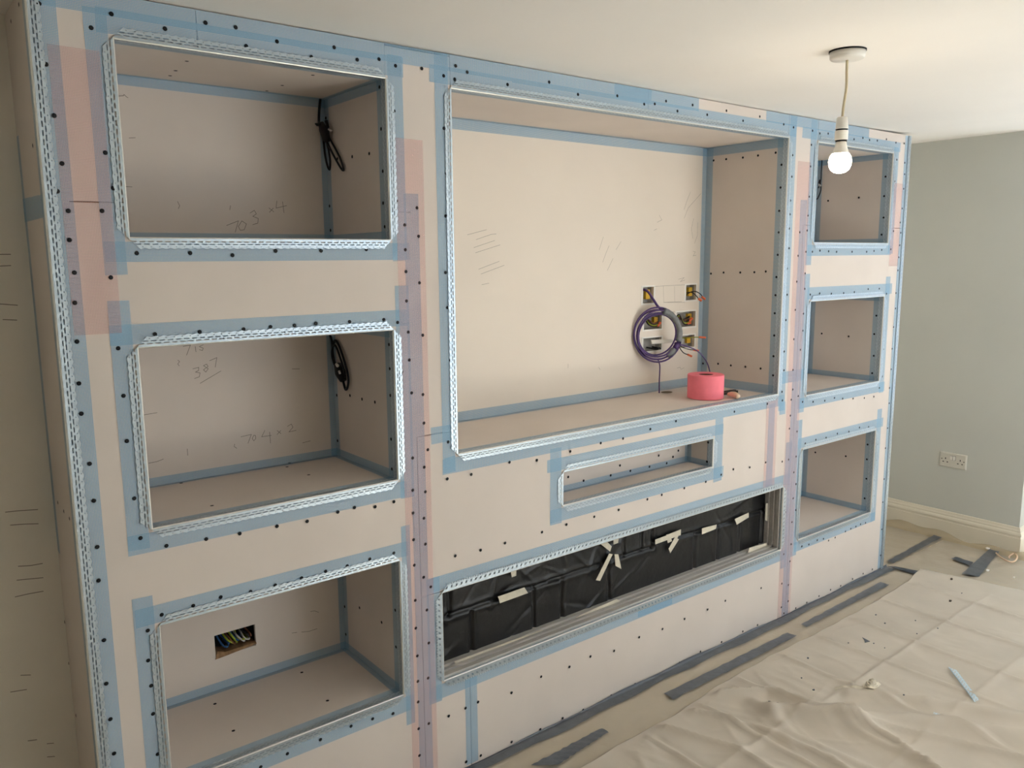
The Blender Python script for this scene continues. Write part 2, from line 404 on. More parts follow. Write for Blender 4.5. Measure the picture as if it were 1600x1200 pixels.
FLOORPTS = {'bead': [(3136,-760),(3159,-772),(2954,-972),(2929,-952)],'bit': [(2735,-859),(2780,-890),(2742,-910),(2709,-889)],'scrap1': [(2296,-440),(2310,-451),(2288,-492),(2272,-456)],'scrap2': [(3130,-377),(3122,-419),(3092,-410),(3113,-396)],'crumple': [(2607,-544),(2634,-629),(2695,-690),(2731,-625)],'crumbs': [(4153,-330),(3850,-456),(3501,-446),(3352,-370),(3358,-521),(3115,-492),(3118,-439),(3027,-366),(2535,-492),(2739,-762),(2755,-329),(2582,-407),(3413,-293),(4003,-448),(3488,-559)],'loop': [(4774,-317),(4712,-372),(4684,-427),(4728,-438),(4814,-416),(4844,-388),(4779,-388),(4746,-400)],'chips': [(4452,-398),(4455,-532),(4915,-251)],'folds': [(3301,-211),(3264,-485),(3251,-572),(3294,-810),(3307,-994)],'folds2': [(2994,-224),(3017,-614),(2984,-875)],'folds3': [(3605,-216),(3599,-462),(3610,-666),(3616,-883)],'folds4': [(2365,-393),(2371,-604),(2428,-889),(2388,-1000)],'folds5': [(2379,-666),(2603,-875),(2810,-1172)],'folds6': [(2685,-682),(2832,-891),(2969,-1115)],'corner': [(4187,-144),(4300,-638)]}
FIRE_TAPES = [[(1340,68,563),(1464,68,565),(1481,68,538),(1349,68,535)],[(1400,68,645),(1426,68,644),(1426,68,620),(1404,68,620)],[(1137,56,383),(1542,56,378),(1557,56,361),(1145,56,361)],[(1851,68,648),(1891,68,648),(1921,68,618),(1912,68,598)],[(1932,68,649),(1962,68,647),(1958,68,624),(1932,68,623)],[(1908,68,590),(1928,68,582),(1857,68,487),(1834,68,496)],[(1940,68,579),(1961,68,574),(1979,68,506),(1945,68,529)],[(2184,68,586),(2328,68,590),(2334,68,568),(2187,68,564)],[(2255,68,592),(2281,68,589),(2293,68,554),(2267,68,551)],[(2318,68,572),(2334,68,568),(2284,68,501),(2273,68,524)],[(1715,56,376),(1815,56,385),(1943,56,389),(1966,56,372),(1838,56,356),(1749,56,354)],[(2255,68,590),(2352,68,594),(2350,68,568),(2266,68,573)],[(2313,68,566),(2340,68,552),(2284,68,501),(2276,68,520)],[(2496,68,567),(2602,68,563),(2597,68,543),(2497,68,539)],[(2736,68,560),(2844,68,570),(2845,68,546),(2753,68,529)],[(2981,68,587),(3008,68,583),(3001,68,493),(2980,68,504)],[(2841,56,397),(2984,56,390),(2982,56,368),(2830,56,373)]]
FIRE_FOLDS = [[(1125,544),(1349,545),(1498,547),(1668,543)],[(1142,629),(1139,540)],[(1233,531),(1232,369)],[(1523,541),(1524,381)],[(1602,549),(1859,547)],[(1920,560),(1927,385)],[(1664,528),(1667,374)],[(1923,550),(2188,548)],[(2014,637),(2014,551)],[(2119,624),(2120,550)],[(2186,620),(2186,545)],[(2349,556),(2509,548),(2756,544),(2998,550)],[(2470,546),(2468,375)],[(2636,543),(2633,373)],[(2797,524),(2791,362)],[(2972,543),(2969,380)]]

# ------------------------------------------------------------------ the room
W = 4.042          # length of the stud wall
XE = 4.87          # end wall
YL = 0.335         # wall to the left of the stud wall
YB = 0.58          # old wall behind it
YC = -0.395        # outside corner where the end wall turns into the bay
XB = 5.62          # bay window line
YO = -4.50         # wall behind the camera
XL = -1.80
def zc(x): return 2.402 + 0.067 * max(0.0, (x - 3.4) / 1.47) ** 2   # old ceiling sags away from the end wall

def box_obj(name, b, m, label, cat, parent=None):
    o = build(name, MB().box(*b), m, parent)
    if parent is None:
        tag(o, label, cat, kind='structure')
    return o

fl = build('floor', MB().box(XL, XB, YO, YB, -0.06, 0.0), M['carpet'])
tag(fl, 'beige carpeted floor showing under the clear film', 'floor', kind='structure')
cmb = MB()
cx_ = [XL - .1, 0, 1.5, 3.0] + [3.4 + .12 * k for k in range(19)] + [XB + .1]
CP = np.array([[[x, y, zc(min(x, XE))] for y in (YB + .1, YO - .15)] for x in cx_])
cmb.grid(CP); CP2 = CP[::-1].copy(); CP2[:, :, 2] += .08; cmb.grid(CP2)
tag(build('ceiling', cmb, M['ceiling'], smooth=True), 'plain cream painted ceiling above the stud wall', 'ceiling', kind='structure')
box_obj('wall_left', (XL - .1, XL, YO, YL, 0, 2.5), M['wall_side'], 'plain side wall at the far left of the room', 'wall')
wbl = box_obj('wall_back_left', (XL, 0, YL, YL + .12, 0, 2.5), M['wall_old'], 'bare grey wall with pencil marks beside the blue corner tape', 'wall')
box_obj('wall_back', (0, XB, YB, YB + .1, 0, 2.6), M['wall_old'], 'old wall behind the plasterboard stud wall', 'wall')
wr = box_obj('wall_right', (XE, XE + .12, YC, YB, 0, 2.6), M['wall'], 'greige painted end wall with the double socket', 'wall')
box_obj('wall_bay_side', (XE + .12, XB, YC, YC + .12, 0, 2.6), M['wall'], 'pale return wall beyond the corner of the end wall', 'wall')
box_obj('wall_bay_end', (XE, XB, -3.25, -3.13, 0, 2.6), M['wall'], 'bay side wall furthest from the stud wall', 'wall')
box_obj('wall_right_rear', (XE, XE + .12, YO, -3.25, 0, 2.6), M['wall'], 'end wall beyond the bay behind the viewer', 'wall')
box_obj('wall_bay_sill', (XB, XB + .12, -3.25, YC + .12, 0, 0.62), M['wall'], 'low wall under the bay window', 'wall')
box_obj('wall_bay_head', (XB, XB + .12, -3.25, YC + .12, 2.22, 2.6), M['wall'], 'wall strip over the bay window', 'wall')
box_obj('wall_front_left', (XL, 2.1, YO - .12, YO, 0, 2.6), M['wall'], 'rear wall to one side of the garden doors', 'wall')
box_obj('wall_front_right', (4.7, XE + .12, YO - .12, YO, 0, 2.6), M['wall'], 'rear wall to the other side of the garden doors', 'wall')
box_obj('wall_front_head', (2.1, 4.7, YO - .12, YO, 2.15, 2.6), M['wall'], 'wall strip over the garden doors', 'wall')

def window(name, label, along, c, a0, a1, z0, z1, n):
    e = empty(name, (c, (a0 + a1) / 2, z0) if along == 'y' else ((a0 + a1) / 2, c, z0))
    tag(e, label, 'window', kind='structure')
    def bx(u0, u1, w0, w1, t):
        return (c - t, c + t, u0, u1, w0, w1) if along == 'y' else (u0, u1, c - t, c + t, w0, w1)
    for b in [(a0, a1, z0, z0 + .06), (a0, a1, z1 - .06, z1), (a0, a0 + .06, z0 + .06, z1 - .06), (a1 - .06, a1, z0 + .06, z1 - .06)]:
        build('window_frame', MB().box(*bx(*b, .035)), M['frame'], e)
    st = (a1 - a0) / n
    for k in range(1, n):
        build('mullion', MB().box(*bx(a0 + k * st - .03, a0 + k * st + .03, z0 + .06, z1 - .06, .03)), M['frame'], e)
    for k in range(n):
        build('pane', MB().box(*bx(a0 + k * st + .05, a0 + (k + 1) * st - .05, z0 + .05, z1 - .05, .004)), M['glass'], e)
window('window_1', 'white framed window of the bay in the end wall', 'y', XB + .06, -3.13, YC, .62, 2.22, 3)
window('window_2', 'white framed glazed garden doors behind the viewer', 'x', YO - .06, 2.1, 4.7, .0, 2.15, 3)

# moulded skirting: profile (outward, height)
SK = [(0, 0), (.020, 0), (.020, .108), (.017, .112), (.017, .122), (.0215, .127), (.019, .137), (.012, .146), (.013, .152), (.009, .160), (.006, .172), (0, .174)]
def skirting(name, label, pts, m):
    mb = MB()
    n = len(pts)
    dirs = [(Vector(pts[k + 1]) - Vector(pts[k])).normalized() for k in range(n - 1)]
    rings = []
    for k in range(n):
        a = dirs[max(k - 1, 0)]; b = dirs[min(k, n - 2)]
        na = Vector((a.y, -a.x, 0)) ; nb = Vector((b.y, -b.x, 0))
        mit = (na + nb); mit = mit / mit.dot(na)
        rings.append([(pts[k][0] + mit.x * o, pts[k][1] + mit.y * o, h) for o, h in SK])
    for k in range(n - 1):
        for a, b, c, d in zip(rings[k][:-1], rings[k][1:], rings[k + 1][1:], rings[k + 1][:-1]):
            mb.quad(a, d, c, b)
        
    for r in (rings[0], rings[-1]):
        mb.poly(r)
    return tag(build(name, mb, m), label, 'skirting board', kind='structure')
skirting('baseboard_right', 'cream moulded skirting board along the greige end wall', [(XB, YC, 0), (XE, YC, 0), (XE, YB, 0)][::-1], M['skirt'])

# pencil ticks on the wall at the left
def ribbon(mb, pts, w, n):
    n = Vector(n)
    for a, b in zip(pts[:-1], pts[1:]):
        a, b = Vector(a), Vector(b)
        d = (b - a)
        if d.length < 1e-5: continue
        d.normalize()
        t = d.cross(n).normalized() * w / 2
        a2, b2 = a - d * w * .3, b + d * w * .3
        mb.quad(a2 - t, b2 - t, b2 + t, a2 + t)
for k, st in enumerate(LEFT_MARKS):
    mb = MB(); ribbon(mb, [(x / 1000, YL - .0005, z / 1000) for x, z in st], .0022, (0, 1, 0))
    build('pencil_mark', mb, M['pencil'], wbl)

# ------------------------------------------------------------------ the stud wall
# openings: x0, x1, z0, z1, depth
OPEN = {
 'A': (.1715, .9010, 1.8360, 2.3013, .405), 'B': (.1703, .9009, 1.0947, 1.5683, .425), 'C': (.1690, .8970, .3701, .8322, .412),
 'D': (1.1271, 2.9353, 1.1414, 2.3004, .450), 'E': (1.5917, 2.4678, .8713, 1.0008, .140), 'F': (1.0526, 3.0137, .3632, .6810, .085),
 'G': (3.1670, 3.8685, 1.8395, 2.2994, .420), 'H': (3.1659, 3.8660, 1.1086, 1.5659, .420), 'I': (3.1601, 3.8643, .3784, .8419, .420)}
mw = empty('media_wall', (W / 2, 0, 0))
tag(mw, 'plasterboard stud wall with nine recesses edged in blue tape and metal beads', 'media wall', kind='thing')

T = 0.0125
ZT = 2.398
J1, J2 = .975, 3.082
def board(name, rects, holes, mp, thick, m, parent):
    """union of rects minus holes on a (u, w) plane, mp(u, w, depth) gives room coordinates"""
    us = sorted({v for r in rects + holes for v in r[:2]}); ws = sorted({v for r in rects + holes for v in r[2:4]})
    ins = lambda u, w, L: any(a < u < b and c < w < d for a, b, c, d in L)
    cell = {}
    for i in range(len(us) - 1):
        for j in range(len(ws) - 1):
            u, w = (us[i] + us[i + 1]) / 2, (ws[j] + ws[j + 1]) / 2
            cell[i, j] = ins(u, w, rects) and not ins(u, w, holes)
    mb = MB()
    for (i, j), on in cell.items():
        if not on: continue
        a, b, c, d = us[i], us[i + 1], ws[j], ws[j + 1]
        mb.quad(mp(a, c, 0), mp(b, c, 0), mp(b, d, 0), mp(a, d, 0))
        mb.quad(mp(a, d, thick), mp(b, d, thick), mp(b, c, thick), mp(a, c, thick))
        for (di, dj, p, q) in ((-1, 0, (a, c), (a, d)), (1, 0, (b, d), (b, c)), (0, -1, (b, c), (a, c)), (0, 1, (a, d), (b, d))):
            if not cell.get((i + di, j + dj), False):
                mb.quad(mp(*p, 0), mp(*q, 0), mp(*q, thick), mp(*p, thick))
    o = build(name, mb, m, parent)
    bmm = bmesh.new(); bmm.from_mesh(o.data); bmesh.ops.remove_doubles(bmm, verts=bmm.verts, dist=1e-5)
    bmesh.ops.recalc_face_normals(bmm, faces=bmm.faces); bmm.to_mesh(o.data); bmm.free()
    return o
holes = [v[:4] for v in OPEN.values()]
g = .0018
ft = lambda u, w, d: (u, d, w)
PANELS = [
 [(0, .1715, 1.920 + g, ZT), (.1715, .369 - g, 2.30, ZT)],
 [(.369 + g, .902 - g, 2.30, ZT)],
 [(.901, J1 - g, 1.920 + g, ZT - .008), (J1 - g, 1.1271, 1.222 + g, ZT - .008)],
 [(0, J1 - g, 0, 1.920 - g)],
 [(1.1271 + g, 2.020 - g, 2.2996, ZT)],
 [(2.020 + g, 2.9353 - g, 2.2996, ZT)],
 [(2.9353, J2 - g, 1.222 + g, ZT), (J2 - g, 3.167, 1.920 + g, ZT)],
 [(J1 + g, J2 - g, .684 + g, 1.222 - g)],
 [(J1 + g, 1.163 - g, 0, .684 - g)],
 [(1.163 + g, J2 - g, 0, .684 - g)],
 [(3.167 + 2 * g, W, 1.920 + g, ZT)],
 [(J2 + g, W, 0, 1.920 - g)],
]
panels = []
for r in PANELS:
    panels.append((r, board('front_panel', r, holes, ft, T, M['board'], mw)))
def panel_at(x, z):
    for r, o in panels:
        if any(a <= x <= b and c <= z <= d for a, b, c, d in r): return o
    return mw
# side returns and the dark backing one glimpses in the joints
board('side_panel', [(T, YL, 0, ZT)], [], lambda u, w, d: (d, u, w), T, M['board'], mw)
board('side_panel', [(T, YB, 0, ZT)], [], lambda u, w, d: (W - d, u, w), T, M['board'], mw)
for x0, x1, z0, z1 in [(.06, .16, .02, 2.38), (.925, 1.035, .02, 2.38), (3.03, 3.14, .02, 2.38), (3.90, 4.0, .02, 2.38), (1.14, 1.19, .02, .34), (.345, .395, 2.325, 2.39), (1.99, 2.05, 2.325, 2.39)]:
    build('stud', MB().box(x0, x1, T + .0008, T + .05, z0, z1), M['timber'], mw)

# --- scrim tape on the face: x0, x1, z0, z1, layer, colour
TP = [
 (.000, .058, .0, 2.396, 1, 'blue'), (3.988, W, .0, 2.396, 1, 'blue'),
 (.023, .640, 2.349, 2.398, 2, 'blue'), (.640, 1.37, 2.348, 2.398, 2, 'blue'), (1.37, 2.036, 2.346, 2.398, 2, 'blue'), (1.840, 2.311, 2.349, 2.398, 4, 'blue'), (2.762, 3.618, 2.353, 2.398, 2, 'blue'),
 (.138, .960, 2.309, 2.366, 3, 'blue'), (.112, .162, 1.747, 2.362, 4, 'blue'), (.115, .966, 1.778, 1.828, 3, 'blue'), (.908, .958, 1.775, 2.368, 4, 'blue'),
 (.111, .958, 1.576, 1.626, 3, 'blue'), (.112, .162, 1.048, 1.686, 4, 'blue'), (.110, .932, 1.036, 1.087, 3, 'blue'), (.909, .957, 1.032, 1.700, 4, 'blue'),
 (.114, .930, .840, .890, 3, 'blue'), (.110, .160, .262, .919, 4, 'blue'), (.108, .935, .308, .361, 3, 'blue'), (.905, .938, .258, .942, 4, 'blue'),
 (1.052, 2.992, 2.308, 2.359, 3, 'blue'), (1.069, 1.119, 1.086, 2.396, 4, 'blue'), (1.068, 2.990, 1.082, 1.133, 3, 'blue'), (2.944, 2.994, 1.060, 2.396, 4, 'blue'),
 (1.027, 1.120, 1.190, 1.246, 2, 'blue'), (2.946, 3.150, 1.188, 1.243, 2, 'blue'),
 (1.518, 2.535, 1.009, 1.056, 3, 'blue'), (1.531, 1.586, .808, 1.096, 4, 'blue'), (2.477, 2.533, .800, 1.083, 4, 'blue'), (1.531, 2.545, .815, .864, 3, 'blue'),
 (1.000, 3.068, .689, .740, 3, 'blue'), (.996, 3.068, .304, .355, 3, 'blue'), (.995, 1.045, .296, .742, 4, 'blue'), (3.021, 3.070, .262, .897, 4, 'blue'),
 (2.008, 2.221, .309, .353, 5, 'blue'), (1.141, 1.191, .012, .352, 2, 'blue'), (1.075, 1.118, 1.092, 1.138, 5, 'blue'),
 (.951, 1.003, .0, 1.976, 1, 'blue'), (3.050, 3.105, .0, 2.034, 1, 'blue'),
 (.922, 1.022, .0, 2.135, 5, 'pink'), (3.012, 3.120, .0, 2.205, 5, 'pink'), (.034, .140, 1.607, 2.266, 5, 'pink'), (3.892, 3.990, 1.720, 2.150, 5, 'pink'),
 (2.848, 2.938, .684, 1.133, 5, 'pink'), (2.870, 2.920, .684, 1.10, 1, 'blue'), (3.040, 3.940, 2.307, 2.356, 3, 'blue'), (3.109, 3.159, 1.737, 2.396, 4, 'blue'), (3.877, 3.926, 1.787, 2.330, 4, 'blue'), (3.123, 3.907, 1.780, 1.831, 3, 'blue'),
 (3.140, 3.944, 1.574, 1.630, 3, 'blue'), (3.106, 3.157, 1.030, 1.696, 4, 'blue'), (3.874, 3.923, 1.044, 1.666, 4, 'blue'), (3.104, 3.932, 1.050, 1.101, 3, 'blue'),
 (3.125, 3.942, .850, .901, 3, 'blue'), (3.101, 3.152, .305, .994, 4, 'blue'), (3.872, 3.921, .320, .953, 4, 'blue'), (3.131, 3.918, .320, .371, 3, 'blue'),
 (2.955, 3.000, 1.040, 1.100, 5, 'blue'),
]
def tape(pts, n, off, colour, parent, jit=.0012):
    """thin strip through four corners, lifted off along n"""
    n = Vector(n)
    p = []
    u = (Vector(pts[1]) - Vector(pts[0])); v = (Vector(pts[3]) - Vector(pts[0]))
    L, H = u.length, v.length
    un, vn = u.normalized(), v.normalized()
    for q in pts:
        p.append(Vector(q) + n * off + un * random.uniform(-jit, jit) + vn * random.uniform(-jit, jit))
    uvs = [((q - p[0]).dot(un), (q - p[0]).dot(vn)) for q in p]
    mb = MB().quad(*p, uv=uvs)
    return build('scrim_tape', mb, M[colour], parent, uv=True)
def clear(a, b, z0, z1): return a, b, z0, z1
for x0, x1, z0, z1, l, c in TP:
    tape([(x0, 0, z0), (x1, 0, z0), (x1, 0, z1), (x0, 0, z1)], (0, -1, 0), .00035 * l + .0002, c, mw)

# --- perforated corner beads
def bead_flange(mb, O, s, t, n, L, h0, style, mitre, width=1.0):
    O, s, t, n = Vector(O), Vector(s), Vector(t), Vector(n)
    def P(ss, tt):
        if mitre: ss = min(max(ss, tt * .95), L - tt * .95)
        h = h0 - .0010 * min(tt / .02, 1)
        return O + s * min(max(ss, 0), L) + t * (tt * width) + n * h
    def q(a, b, c, d, sh=0.0):
        mb.quad(P(a + sh * c, c), P(b + sh * c, c), P(b + sh * d, d), P(a + sh * d, d))
    c = .020
    k = 0
    N = int(math.ceil(L / c))
    for i in range(N):
        a = i * c; e = min(a + c, L)
        if style == 0:
            q(a, e, .0, .0058)
            q(a, a + .0032, .0058, .0094); q(a + .0168, a + c, .0058, .0094)
            q(a, e, .0094, .0124)
            q(a + .0068, a + .0132, .0124, .0158)
            q(a, e, .0158, .0190)
            q(a, a + .0083, .0190, .0218); q(a + .0117, a + c, .0190, .0218)
            for j in range(4):
                w0 = .0245 + .0016 * math.sin(2 * math.pi * j / 4); w1 = .0245 + .0016 * math.sin(2 * math.pi * (j + 1) / 4)
                b0, b1 = a + c * j / 4, a + c * (j + 1) / 4
                mb.quad(P(b0, .0218), P(b1, .0218), P(b1, w1), P(b0, w0))
        else:
            sh = .45
            q(a, e, .0, .0085)
            q(a - .45 * .0085, a + .0125 - .45 * .0085, .0085, .0175, sh)
            q(a, e, .0175, .0215)
            for j in range(2):
                q(a + j * .010, a + j * .010 + .0055, .0215, .0262)
def bead(parent, O, s, L, t1, n1, t2, n2, style=0, mitre=True, inner_w=1.0, nose=.0027):
    mb = MB()
    bead_flange(mb, O, s, t1, n1, L, .0058, style, mitre)
    bead_flange(mb, O, s, t2, n2, L, .0022, 0, False, inner_w)
    nf = len(mb.f)
    a = Vector(O) + Vector(n1) * .0012 + Vector(n2) * .0006
    mb.tube([a, a + Vector(s) * L], nose, 8)
    o = build('corner_bead', mb, M['bead'], parent)
    o.data.materials.append(M['nose'])
    for p in o.data.polygons[nf:]:
        p.material_index = 1
    return o

NAMES = {'A': 'upper recess of the near column', 'B': 'middle recess of the near column', 'C': 'lower recess of the near column with a cut socket hole', 'D': 'wide television recess', 'E': 'long narrow slot recess', 'F': 'long fireplace recess lined with black plastic', 'G': 'upper recess of the far column', 'H': 'middle recess of the far column', 'I': 'lower recess of the far column'}
BOXES = {'a': (2.495, 2.570, 1.564, 1.641), 'b': (2.804, 2.880, 1.568, 1.643), 'c': (2.737, 2.880, 1.437, 1.512), 'd': (2.506, 2.630, 1.440, 1.508), 'e': (2.765, 2.877, 1.333, 1.394), 'f': (2.503, 2.631, 1.336, 1.399)}
CHOLE = (.431, .567, .486, .562)
niches = {}
for k, (x0, x1, z0, z1, d) in OPEN.items():
    e = empty('recess', ((x0 + x1) / 2, 0, z0), mw)
    e['label'] = NAMES[k]
    niches[k] = e
    st = 1 if k == 'F' else 0
    bead(e, (x0, 0, z1), (1, 0, 0), x1 - x0, (0, 0, 1), (0, -1, 0), (0, 1, 0), (0, 0, -1), st)
    bead(e, (x0, 0, z0), (1, 0, 0), x1 - x0, (0, 0, -1), (0, -1, 0), (0, 1, 0), (0, 0, 1), st)
    bead(e, (x0, 0, z0), (0, 0, 1), z1 - z0, (-1, 0, 0), (0, -1, 0), (0, 1, 0), (1, 0, 0), st)
    bead(e, (x1, 0, z0), (0, 0, 1), z1 - z0, (1, 0, 0), (0, -1, 0), (0, 1, 0), (-1, 0, 0), st)
    if k == 'F':
        prof = [(0.002, 0), (.010, 0), (.010, .010), (.026, .010), (.026, .004), (.040, .004), (.040, .012), (.054, .012), (.054, .007), (.064, .007), (.064, .016), (.100, .016)]
        mb = MB().strip([(x0, y, z0 + h) for y, h in prof], (x1 - x0, 0, 0)); build('metal_channel', mb, M['alu'], e)
        mb = MB().strip([(x1 - h, y, z0 + .004) for y, h in prof], (0, 0, z1 - z0 - .004)); build('metal_channel', mb, M['alu'], e)
        mb = MB().strip([(x0 + h, y, z0 + .004) for y, h in prof], (0, 0, z1 - z0 - .004)); build('metal_channel', mb, M['alu'], e)
        mb = MB().strip([(x0, y, z1 - h) for y, h in prof], (x1 - x0, 0, 0)); build('metal_channel', mb, M['alu'], e)
        build('back_panel', MB().box(x0, x1, .13, .14, z0, z1), M['dark'], e)
        continue
    hl = list(BOXES.values()) if k == 'D' else ([CHOLE] if k == 'C' else [])
    board('back_panel', [(x0 - T, x1 + T, z0 - T, z1 + T)], hl, lambda u, w, q, d=d: (u, d + q, w), T, M['ivory_board' if k == 'D' else 'board'], e)
    board('side_lining', [(T, d, z0, z1)], [], lambda u, w, q, x=x1: (x + q, u, w), T, M['board'], e)
    board('side_lining', [(T, d, z0, z1)], [], lambda u, w, q, x=x0: (x - q, u, w), T, M['board'], e)
    board('top_lining', [(x0, x1, T, d)], [], lambda u, w, q, z=z1: (u, w, z + q), T, M['board'], e)
    board('shelf_lining', [(x0, x1, T, d)], [], lambda u, w, q, z=z0: (u, w, z - q), T, M['board'], e)
    o = .0006; wd = .038 if k == 'D' else (.022 if k == 'E' else .027); fw = .030 if k == 'E' else .052
    def tp(a, b, c, q, n, l=1): tape([a, b, c, q], n, .0004 * l, 'blue', e)
    # on the back
    tp((x0, d, z1 - wd), (x1, d, z1 - wd), (x1, d, z1), (x0, d, z1), (0, -1, 0))
    tp((x0, d, z0), (x1, d, z0), (x1, d, z0 + wd), (x0, d, z0 + wd), (0, -1, 0))
    tp((x1 - wd * .8, d, z0), (x1, d, z0), (x1, d, z1), (x1 - wd * .8, d, z1), (0, -1, 0), 2)
    tp((x0, d, z0), (x0 + wd * .8, d, z0), (x0 + wd * .8, d, z1), (x0, d, z1), (0, -1, 0), 2)
    # on the side linings
    for x, n in ((x1, -1), (x0, 1)):
        tp((x, d - wd, z0), (x, d, z0), (x, d, z1), (x, d - wd, z1), (n, 0, 0))
        tp((x, .006, z0), (x, fw, z0), (x, fw, z1), (x, .006, z1), (n, 0, 0), 2)
        tp((x, .006, z0), (x, d, z0), (x, d, z0 + wd), (x, .006, z0 + wd), (n, 0, 0), 3)
        if k not in 'E': tp((x, .006, z1 - wd), (x, d, z1 - wd), (x, d, z1), (x, .006, z1), (n, 0, 0), 3)
    # on shelf and head
    for z, n in ((z0, 1), (z1, -1)):
        tp((x0, .006, z), (x1, .006, z), (x1, fw, z), (x0, fw, z), (0, 0, n))
        tp((x0, d - wd * .7, z), (x1, d - wd * .7, z), (x1, d, z), (x0, d, z), (0, 0, n))
        tp((x1 - wd * .7, .006, z), (x1, .006, z), (x1, d, z), (x1 - wd * .7, d, z), (0, 0, n), 2)

bead(mw, (0, 0, 0), (0, 0, 1), ZT, (1, 0, 0), (0, -1, 0), (0, 1, 0), (-1, 0, 0), 0, False, nose=.0042)
bead(mw, (W, 0, 0), (0, 0, 1), ZT, (-1, 0, 0), (0, -1, 0), (0, 1, 0), (1, 0, 0), 0, False)
# tape on the near side return
tape([(0, .008, 0), (0, .052, 0), (0, .052, ZT), (0, .008, ZT)], (-1, 0, 0), .0005, 'blue', mw)
tape([(0, YL - .034, .98), (0, YL, .98), (0, YL, 2.10), (0, YL - .034, 2.10)], (-1, 0, 0), .0005, 'blue', mw)
tape([(0, .03, 1.885), (0, YL, 1.885), (0, YL, 1.945), (0, .03, 1.935)], (-1, 0, 0), .0009, 'blue', mw)

# --- drywall screws
def screw_mesh():
    mb = MB(); n = 10
    r = .0055
    ring = [(r * math.cos(2 * math.pi * k / n), 0, r * math.sin(2 * math.pi * k / n)) for k in range(n)]
    inn = [(x * .62, -.0006, z * .62) for x, y, z in ring]
    for k in range(n):
        j = (k + 1) % n
        mb.quad(ring[j], ring[k], inn[k], inn[j])
    mb.poly(inn[::-1])
    for a, b in ((.0024, .0005), (.0005, .0024)):
        mb.quad((-a, -.0008, -b), (a, -.0008, -b), (a, -.0008, b), (-a, -.0008, b))
    me = mb.mesh('screw', M['screw'])
    me.materials.append(M['screw_slot'])
    for p in me.polygons[-2:]: p.material_index = 1
    return me
SM = screw_mesh()
jobs = []      # (distance, location, rotation, parent)
camp = Vector((-0.328, -2.153, 1.78))
for x, z in SCREWS:
    x, z = x / 1000, z / 1000
    injoint = (.922 < x < 1.022 and z < 2.135) or (3.012 < x < 3.12 and z < 2.2)
    y = -.0017 if injoint else -.0026
    jobs.append((Vector((x, y, z)), (0, random.uniform(0, 1.5), 0), panel_at(x, z)))
for k, L in REVEAL_SCREWS.items():
    for y, z in L:
        if y < 4: continue
        jobs.append((Vector((OPEN[k][1] - .0022, min(y / 1000, OPEN[k][4] - .008), z / 1000)), (0, random.uniform(0, 1.5), math.radians(-90)), niches[k]))
for x, z in E_BACK_SCREWS:
    jobs.append((Vector((x / 1000, .138, z / 1000)), (0, 0, 0), niches['E']))
for k, L in SHELF_SCREWS.items():
    for x, y in L:
        jobs.append((Vector((x / 1000, y / 1000, OPEN[k][2] + .001)), (math.radians(-90), 0, 0), niches[k]))
for x, y in HEAD_SCREWS:
    jobs.append((Vector((x / 1000, y / 1000, OPEN['A'][3] - .001)), (math.radians(90), 0, 0), niches['A']))
for y, z in RETURN_SCREWS:
    jobs.append((Vector((-.0015, y / 1000, z / 1000)), (0, 0, math.radians(-90)), mw))
jobs.sort(key=lambda j: (j[0] - camp).length)
rest = MB()
from mathutils import Euler
for i, (loc, rot, par) in enumerate(jobs):
    if i < 300:
        o = put('screw', SM, par, loc)
        o.rotation_euler = rot
    else:
        R = Euler(rot).to_matrix()
        b = len(rest.v)
        rest.v += [tuple(loc + R @ v.co) for v in SM.vertices]
        for p in SM.polygons:
            rest.f.append(tuple(b + q for q in p.vertices)); rest.uv += [(0, 0)] * len(p.vertices)
o = build('screws', rest, M['screw'], mw)
o['kind'] = 'stuff'

# --- pencil writing in the recesses
for k, words in PENCIL.items():
    d = OPEN[k][4]
    for word, strokes in words:
        note = any(c.isdigit() for c in word)
        for grp in ([strokes] if note else [[s_] for s_ in strokes]):
            mb = MB()
            for st in grp:
                ribbon(mb, [(x / 1000, d - .0012, z / 1000) for x, z in st], .0017 if k != 'D' else .0012, (0, 1, 0))
            o = build('pencil_writing' if note else 'pencil_mark', mb, M['pencil'], niches[k])
            if note: o['label'] = 'pencil note reading ' + word

# ------------------------------------------------------------------ fireplace recess: black plastic and masking tape
x0, x1, z0, z1, _ = OPEN['F']
nx, nz = 330, 60
X, Z = np.meshgrid(np.linspace(x0 + .012, x1 - .012, nx), np.linspace(z0 + .012, z1 - .004, nz))
def seg_dist(X, Z, a, b):
    ax, az = a; bx, bz = b
    dx, dz = bx - ax, bz - az
    t = np.clip(((X - ax) * dx + (Z - az) * dz) / max(dx * dx + dz * dz, 1e-9), 0, 1)
    return np.hypot(X - ax - t * dx, Z - az - t * dz)
Yp = np.full_like(X, .086)
for pl in FIRE_FOLDS:
    D_ = np.full_like(X, 9.0)
    for a, b in zip(pl[:-1], pl[1:]):
        D_ = np.minimum(D_, seg_dist(X, Z, (a[0] / 1000, a[1] / 1000), (b[0] / 1000, b[1] / 1000)))
    Yp += .010 * np.exp(-(D_ / .0055) ** 2) - .002 * np.exp(-((D_ - .016) / .010) ** 2)
for _ in range(60):
    cx, cz, a = rng.uniform(x0, x1), rng.uniform(z0, z1), rng.uniform(.2, 1.3) * rng.choice([-1, 1])
    if cx > 2.2 and rng.rand() < .6: continue
    u = (X - cx) * math.cos(a) + (Z - cz) * math.sin(a); v = -(X - cx) * math.sin(a) + (Z - cz) * math.cos(a)
    Yp += rng.uniform(-.005, .004) * np.exp(-(v / rng.uniform(.005, .011)) ** 2 - (u / rng.uniform(.04, .10)) ** 2)
Yp = np.clip(Yp, .072, .118)
